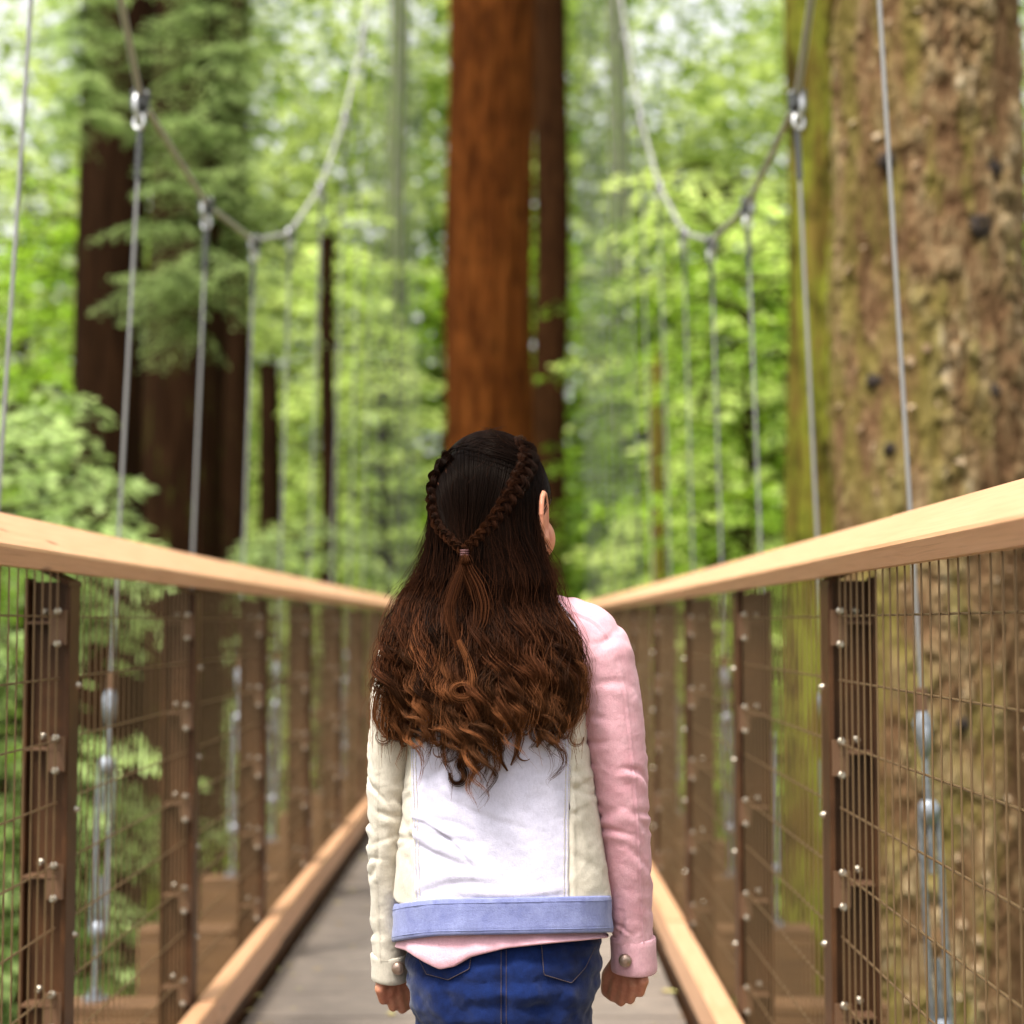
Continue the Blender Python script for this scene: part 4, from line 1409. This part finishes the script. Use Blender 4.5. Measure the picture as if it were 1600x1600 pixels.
ncl = 190
for ci in range(ncl):
    sc_ = hr.uniform(-1, 1)
    if hr.uniform() < .22: sc_ = np.sign(sc_) * hr.uniform(.82, 1.0)
    phic = R(-100) + (sc_ + 1) / 2 * R(156)
    lay = hr.uniform(0, 1) ** .8
    n = 50
    endc = 1110 + hr.normal(0, 36) + 66 * math.exp(-((sc_ + .15) / .25) ** 2) - 10 * abs(sc_) ** 3
    if hr.uniform() < .3: endc -= hr.uniform(20, 110)
    s = np.clip(sc_ + hr.normal(0, .07, (n, 1)), -1.02, 1.02)
    phi = np.clip(phic + hr.normal(0, .11, (n, 1)), R(-108), R(53))
    xr = HX + RX * .95 * np.sin(phi)
    py0 = np.maximum(bry(xr) - 8, 712) + hr.uniform(-10, 26, (n, 1)) * (1 - .3 * lay)
    pe = endc + hr.normal(0, 22, (n, 1))
    u = np.linspace(0, 1, NP_)[None, :]
    py = py0 + (pe - py0) * u
    tight = sst(850, 1000, py)
    sm = s * (1 - tight) + sc_ * .97 * tight
    pxp, Y = fall(phi, sm, py, lay)
    k = sst(850, 1000, py)
    end = np.clip((py - (endc - 90)) / 90, 0, 1.2)
    # lock: a twisting rope of hairs round its own waving centre line
    rl = (7 + 4.5 * sst(900, 1040, py)) * hr.uniform(.4, 1.3) * (1 - .62 * end) + 1.2
    rho = np.sqrt(hr.uniform(0.02, 1, (n, 1))) * hr.choice([1, 1, 1, 1.4, 1.9], (n, 1)); al = hr.uniform(0, 6.28, (n, 1)) + 2 * np.pi * (py - 850) / hr.uniform(160, 330) * hr.choice([-1, 1])
    wl = hr.uniform(80, 165); A = hr.uniform(2.5, 12) * (1.3 if abs(sc_) > .8 else 1); ph = hr.uniform(0, 6.28)
    arg = 2 * np.pi * (py - 860) / wl * (1 + .12 * end) + ph + hr.normal(0, .13, (n, 1))
    amp = A * (.55 * k + .45 * sst(930, 1080, py)) * (1 + .45 * end)
    pxp = pxp + amp * np.sin(arg) + rl * rho * np.cos(al) * k + hr.normal(0, .8, (n, 1)) * np.sin(py / hr.uniform(14, 40, (n, 1)))
    Y = Y - (amp * (1 + np.cos(arg)) + rl * rho * np.sin(al)) / 1230 * k
    curl = hr.uniform(0, 1) ** 2 * 16
    py = py - end ** 2 * curl * (1 + np.cos(arg)) * .8
    Y = np.minimum(Y, np.where(py > 960, surf_y(pxp, np.clip(py, 862, 1290)) - .005, Y))
    rad = np.broadcast_to(.00042 * np.minimum(1, .25 + 4 * (1 - u)), py.shape) * hr.uniform(.75, 1.25, (n, 1))
    tv = np.clip((py - 700) / 450 + hr.normal(0, .07), 0, 1)
    rv = np.broadcast_to(np.clip(hr.uniform(0, 1) ** 1.6 * 1.1 - .12 + hr.normal(0, .16, (n, 1)), 0, 1), py.shape)
    emit(pxp, py, Y, rad, tv, rv)

# the smooth hair over the crown, combed down to the braids
n = 3000
th0 = hr.uniform(R(-92), R(70), n); el = np.arcsin(hr.uniform(-.15, .995, n))
x0 = HX + RX * np.cos(el) * np.sin(th0); y0_ = HY - RZ * np.sin(el)
PX, PY = np.empty((n, NP_)), np.empty((n, NP_))
x, yv = x0.copy(), y0_.copy()
OFF = hr.uniform(-.003, .0025, n)
for i in range(NP_):
    PX[:, i], PY[:, i] = x, yv
    dx, dy = (726 - x), (862 - yv)
    dd = np.hypot(dx, dy) + 1e-6
    bow = np.clip((yv - 690) / 150, 0, 1)
    vx, vy = dx / dd * (.35 + .65 * bow), dy / dd + .55 * (1 - bow)
    stp = np.where(yv > bry(np.clip(x, 668, 826)) + 2, 0.0, 3.4)
    vv = np.hypot(vx, vy)
    x = x + vx / vv * stp; yv = yv + vy / vv * stp
e = np.clip((HY - PY) / RZ, 0, .999)
PX = HX + np.clip(PX - HX, -RX * np.sqrt(1 - e * e) * .995, RX * np.sqrt(1 - e * e) * .995)
Yc = head_y(PX, PY) - (OFF[:, None] + .0015)
Yc = np.where(el[:, None] < -9, Yc, Yc)
moved = np.hypot(PX[:, -1] - PX[:, 0], PY[:, -1] - PY[:, 0]) > 12
emit(PX[moved], PY[moved], Yc[moved], np.full(PX.shape, .00036)[moved], np.clip((PY - 700) / 450, 0, .34)[moved], np.broadcast_to(hr.uniform(.1, .62, (n, 1)), PX.shape)[moved])

# side hair in front of the braid at the right, combed back over the ear; top hair from the part
n = 700
for k_, (path, spread, tvv) in enumerate([([(800, 682), (838, 706), (855, 740), (850, 770), (834, 795), (822, 840), (818, 880)], 6, .2), ([(760, 676), (800, 678), (832, 700), (846, 735), (836, 785), (815, 850)], 8, .2),
                                          ([(728, 690), (755, 678), (790, 680), (812, 692)], 7, .25), ([(728, 690), (750, 694), (785, 705), (815, 716)], 7, .1), ([(728, 690), (705, 694), (685, 710), (676, 732)], 6, .15),
                                          ([(690, 702), (673, 730), (666, 765), (667, 800), (664, 850)], 5, .2), ([(708, 690), (745, 672), (790, 672), (828, 690)], 6, .3)]):
    P = dense(path, NP_)
    # smooth corners
    for _ in range(6): P[1:-1] = (P[:-2] + 2 * P[1:-1] + P[2:]) / 4
    nn_ = 160
    o1 = hr.normal(0, spread, (nn_, 1)); o2 = hr.normal(0, spread * .5, (nn_, 1))
    tg = np.gradient(P, axis=0); tg /= np.linalg.norm(tg, axis=1, keepdims=True)
    px = P[:, 0] - tg[:, 1] * o1 + o2 * np.linspace(-1, 1, NP_); py = P[:, 1] + tg[:, 0] * o1
    e = np.clip((HY - py) / RZ, -.0, .999)
    py = np.maximum(py, HY - RZ * 1.0)
    lim = RX * np.sqrt(1 - e * e)
    px = HX + np.clip(px - HX, -lim * 1.0, lim * 1.0)
    emit(px, py, head_y(px, py) - .003 - np.abs(hr.normal(0, .0012, (nn_, 1))), np.full(px.shape, .00034), np.full(px.shape, tvv), np.broadcast_to(hr.uniform(.15, .85, (nn_, 1)), px.shape))


def bundle(path, n, sp, yoff, tv, rn=(.3, .9), tip=.3, r=.00036, kind='fall', smooth=4):
    P = dense(path, NP_)
    for _ in range(smooth): P[1:-1] = (P[:-2] + 2 * P[1:-1] + P[2:]) / 4
    tg = np.gradient(P, axis=0); tg /= np.linalg.norm(tg, axis=1, keepdims=True) + 1e-9
    u = np.linspace(0, 1, NP_)
    wv = np.sin(np.pi * np.clip(u * .9 + .08, 0, 1)) * (1 - tip) + tip
    o1 = hr.normal(0, sp, (n, 1)) * wv
    a = hr.normal(0, sp / 1230, (n, 1)) * wv
    px = P[:, 0] - tg[:, 1] * o1; py = P[:, 1] + tg[:, 0] * o1
    yb = np.where(py < 880, head_y(px, py), np.minimum(surf_y(px, np.clip(py, 862, 1290)), YG - .085)) if kind == 'fall' else surf_y(px, np.clip(py, 862, 1290))
    Y = yb - yoff + a
    emit(px, py, Y, np.broadcast_to(r * (.4 + .6 * wv), px.shape), np.full(px.shape, tv), np.broadcast_to(hr.uniform(*rn, (n, 1)), px.shape))


# the tail under the braids parts into an open lens, and a ring curl hangs below it
bundle([(725, 868), (722, 888), (710, 918), (702, 948), (704, 975), (714, 1002), (716, 1025)], 30, 4.8, .036, .74, (.2, 1))
bundle([(727, 868), (733, 888), (748, 915), (757, 945), (754, 972), (740, 998), (728, 1018)], 32, 5.6, .036, .72, (.2, 1))
bundle([(725, 866), (726, 880), (728, 905), (736, 930)], 40, 3.0, .026, .7, (.3, .9))
bundle([(716, 1000), (730, 1030), (738, 1060)] + [(722 + 17 * math.cos(a), 1079 + 12 * math.sin(a)) for a in np.linspace(-.6, 6.2, 22)], 24, 3.0, .050, .95, (.6, 1), r=.00032, smooth=2)
bundle([(742, 1110), (735, 1145), (724, 1175), (718, 1200)] + [(714 + 12 * math.cos(a), 1211 + 14 * math.sin(a)) for a in np.linspace(-.8, 3.4, 14)], 46, 3.4, .006, .74, (.1, .7), tip=.12, smooth=2)
for path in ([(905, 1040), (918, 1075), (910, 1110), (896, 1135), (878, 1140), (872, 1125), (884, 1115)], [(610, 1080), (600, 1110), (596, 1135), (608, 1152), (622, 1145), (620, 1128)],
             [(830, 1090), (836, 1130), (846, 1150), (838, 1168)], [(690, 1090), (680, 1130), (676, 1150), (684, 1166), (694, 1156)], [(770, 1110), (778, 1150), (784, 1190), (793, 1205)],
             [(880, 1010), (898, 1040), (892, 1070), (902, 1098)], [(640, 1090), (630, 1120), (640, 1150), (632, 1160)], [(800, 1110), (812, 1150), (806, 1180), (798, 1196)],
             [(860, 1090), (880, 1120), (902, 1122), (908, 1106), (896, 1098)], [(600, 1060), (588, 1090), (584, 1120), (592, 1140)]):
    bundle(path, 34, 3.2, .008, .85, (.2, 1), tip=.15, kind='back', smooth=3)
for i in range(46):          # loose wispy curls hanging out of the ends
    bxp = hr.uniform(606, 905); byp = hr.uniform(1060, 1115) + 30 * math.exp(-((bxp - 735) / 70) ** 2)
    sg_ = hr.choice([-1, 1]); q_ = hr.uniform(5, 13); tl = hr.uniform(25, 60)
    path = [(bxp + sg_ * 5 * math.sin(t * 3), byp + tl * t) for t in np.linspace(0, 1, 6)]
    ex, ey = path[-1]
    path += [(ex + sg_ * q_ * (1 - math.cos(a)), ey + q_ * math.sin(a)) for a in np.linspace(.3, hr.uniform(1.8, 4.6), 9)]
    bundle(path, int(hr.uniform(8, 26)), hr.uniform(1.2, 3.2), hr.uniform(.004, .02), hr.uniform(.7, 1), (.1, 1), tip=.12, kind='back', r=.0003, smooth=3)

# flyaway hairs round the outline
n = 900
s = np.where(hr.uniform(size=(n, 1)) < .6, np.sign(hr.normal(size=(n, 1))) * hr.uniform(.86, 1.05, (n, 1)), hr.uniform(-1, 1, (n, 1)))
phi = np.clip(R(-90) + (s + 1) / 2 * R(152), R(-95), R(50))
py0 = hr.uniform(740, 1030, (n, 1)); ln_ = hr.uniform(60, 190, (n, 1))
u = np.linspace(0, 1, NP_)[None]
py = py0 + ln_ * u
px, Y = fall(phi, s, py, 1.0)
px = px + (np.sign(s) * hr.uniform(2, 20, (n, 1)) * sst(0, 1, u) + hr.normal(0, 6, (n, 1)) * np.sin(u * hr.uniform(3, 9, (n, 1)) + hr.uniform(0, 6, (n, 1)))) * sst(780, 900, py)
Y = np.minimum(Y, np.where(py > 930, surf_y(px, np.clip(py, 862, 1290)) - .004, Y)) - hr.uniform(.0, .02, (n, 1)) * u
emit(px, py, Y, np.full(px.shape, .00020), np.clip((py - 660) / 420, 0, 1), np.broadcast_to(hr.uniform(.3, 1, (n, 1)), px.shape))
n = 160      # short fuzz over the crown
th0 = hr.uniform(R(-90), R(90), (n, 1)); elv = hr.uniform(.15, 1.5, (n, 1))
aa = np.linspace(0, 1, NP_)[None]
px = HX + RX * (1 + .06 * aa * hr.uniform(.2, 1.3, (n, 1))) * np.cos(elv + .35 * aa) * np.sin(th0 + .3 * aa * hr.normal(0, 1, (n, 1)))
py = HY - RZ * (1 + .05 * aa * hr.uniform(.2, 1.3, (n, 1))) * np.sin(elv - .25 * aa * hr.uniform(-1, 1, (n, 1)))
Y = YG - (RD + .004 + .006 * aa) * np.cos(elv) * np.cos(th0)
emit(px, py, Y, np.full(px.shape, .00017), np.full(px.shape, .5), np.broadcast_to(hr.uniform(.3, 1, (n, 1)), px.shape))

P = np.concatenate(strP); rd = np.concatenate(strR); tv = np.concatenate(strT); rv = np.concatenate(strN)
V, Fq = tubes_np(P, rd, 3)
hattr = {'t': np.repeat(tv.ravel(), 3), 'rnd': np.repeat(rv.ravel(), 3)}
# the dark mass under the strands: skull cap and the inner sheet of the fall
ng, mg = 40, 60
el = np.linspace(-.9, 1.57, ng)[:, None]; azm = np.linspace(0, 2 * np.pi, mg, endpoint=False)[None]
dl = np.stack([np.cos(el) * np.cos(azm), np.cos(el) * np.sin(azm), np.sin(el) + 0 * azm], -1)          # local: x right, y face, z up
cap = np.array(HC) + (dl * np.array([.0725, .083, .0905])) @ np.array([rt[:], fd[:], up[:]])
Fc = grid_faces(ng, mg, True)
dc = dl.reshape(-1, 3)[Fc].mean(1)
keep = (dc[:, 1] < .30 + .75 * np.maximum(dc[:, 2], 0)) & ~((dc[:, 0] > .45) & (dc[:, 2] < -.02) & (dc[:, 1] > -.45))
Fc = Fc[keep]
sg = np.linspace(-.88, .88, 40)[None]; pg = np.linspace(800, 1085, 60)[:, None]
phg = np.clip(R(-90) + (sg + 1) / 2 * R(152), R(-90), R(56)) + 0 * pg
pxg, yg = fall(phg, sg + 0 * pg, pg + 0 * sg, 0.0)
sheet = at_np(pxg, pg + 0 * sg, yg + .004)
Fs = grid_faces(60, 40)
nV = len(V)
V = np.concatenate([V, cap.reshape(-1, 3), sheet.reshape(-1, 3)])
Fall = np.concatenate([Fq, Fc + nV, Fs + nV + cap.size // 3])
na = cap.size // 3 + sheet.size // 3
for kk in hattr: hattr[kk] = np.concatenate([hattr[kk], np.full(na, .22 if kk == 't' else .1)])
hair = link('hair', mesh_np('hair', V, Fall, M['hair'], True, hattr), person, world=True)
hair['label'] = 'long wavy brown hair, coppery at the curled ends'


def braid(path, w0, w1, name):
    """three intertwined strands of many hairs along a path over the head"""
    Pp = dense(path, 90)
    for _ in range(14): Pp[1:-1] = (Pp[:-2] + 2 * Pp[1:-1] + Pp[2:]) / 4
    C = at_np(Pp[:, 0], Pp[:, 1], head_y(Pp[:, 0], Pp[:, 1]) - .002)
    # outward normal of the head
    nrm = C - np.array(HC); nrm[:, 2] *= .8; nrm /= np.linalg.norm(nrm, axis=1, keepdims=True)
    T = np.gradient(C, axis=0); T /= np.linalg.norm(T, axis=1, keepdims=True)
    S = np.cross(T, nrm); S /= np.linalg.norm(S, axis=1, keepdims=True)
    C = C + nrm * .001
    d = np.concatenate([[0], np.cumsum(np.linalg.norm(np.diff(C, axis=0), axis=1))])
    wv = np.linspace(w0, w1, 90)
    ph = np.cumsum(np.gradient(d) / (wv * 1.32)) * math.pi * .95
    st, rr, tvs, rvs = [], [], [], []
    for k in range(3):
        a = ph + k * 2 * np.pi / 3
        core = C + S * (wv * .52 * np.sin(a))[:, None] + nrm * (wv * .14 * np.sin(2 * a) + .0015)[:, None]
        tb = hr.uniform(0, .5)
        n = 70
        q = hr.uniform(0, 6.28, n); rad = np.sqrt(hr.uniform(.1, 1, n)) * hr.choice([1, 1, 1, 1, 1.3], n)
        for m_ in range(n):
            an = q[m_] + np.linspace(0, 2.0, 90)
            lobe = .36 + .08 * np.cos(2 * a)
            st.append(core + (S * (np.cos(an) * rad[m_] * wv * lobe)[:, None] + nrm * (np.sin(an) * rad[m_] * wv * .24)[:, None]))
            rr.append(np.full(90, .00036)); tvs.append(np.clip(.34 + .30 * np.linspace(0, 1, 90) + .10 * np.sin(a * 1), 0, 1)); rvs.append(np.full(90, np.clip(tb + hr.normal(.25, .2), 0, 1)))
    V, Fq = tubes_np(np.array(st), np.array(rr), 3)
    o_ = link('braid', mesh_np('braid', V, Fq, M['hair'], True, {'t': np.repeat(np.array(tvs).ravel(), 3), 'rnd': np.repeat(np.array(rvs).ravel(), 3)}), hair, world=True)
    return o_


braid(BR, .0205, .0095, 'r')
braid(BL, .0180, .0095, 'l')
c0 = at(726, 864, float(head_y(np.array(726.), np.array(864.))) - .008)
b = MB()
for dz in (-.0028, 0, .0028): b.torus(c0 + Vector((0, 0, dz)), (1, 0, 0), (0, 1, 0), .0045, .0017, 16, 6)
b.obj('hair_tie', M['tie'], hair, world=True)
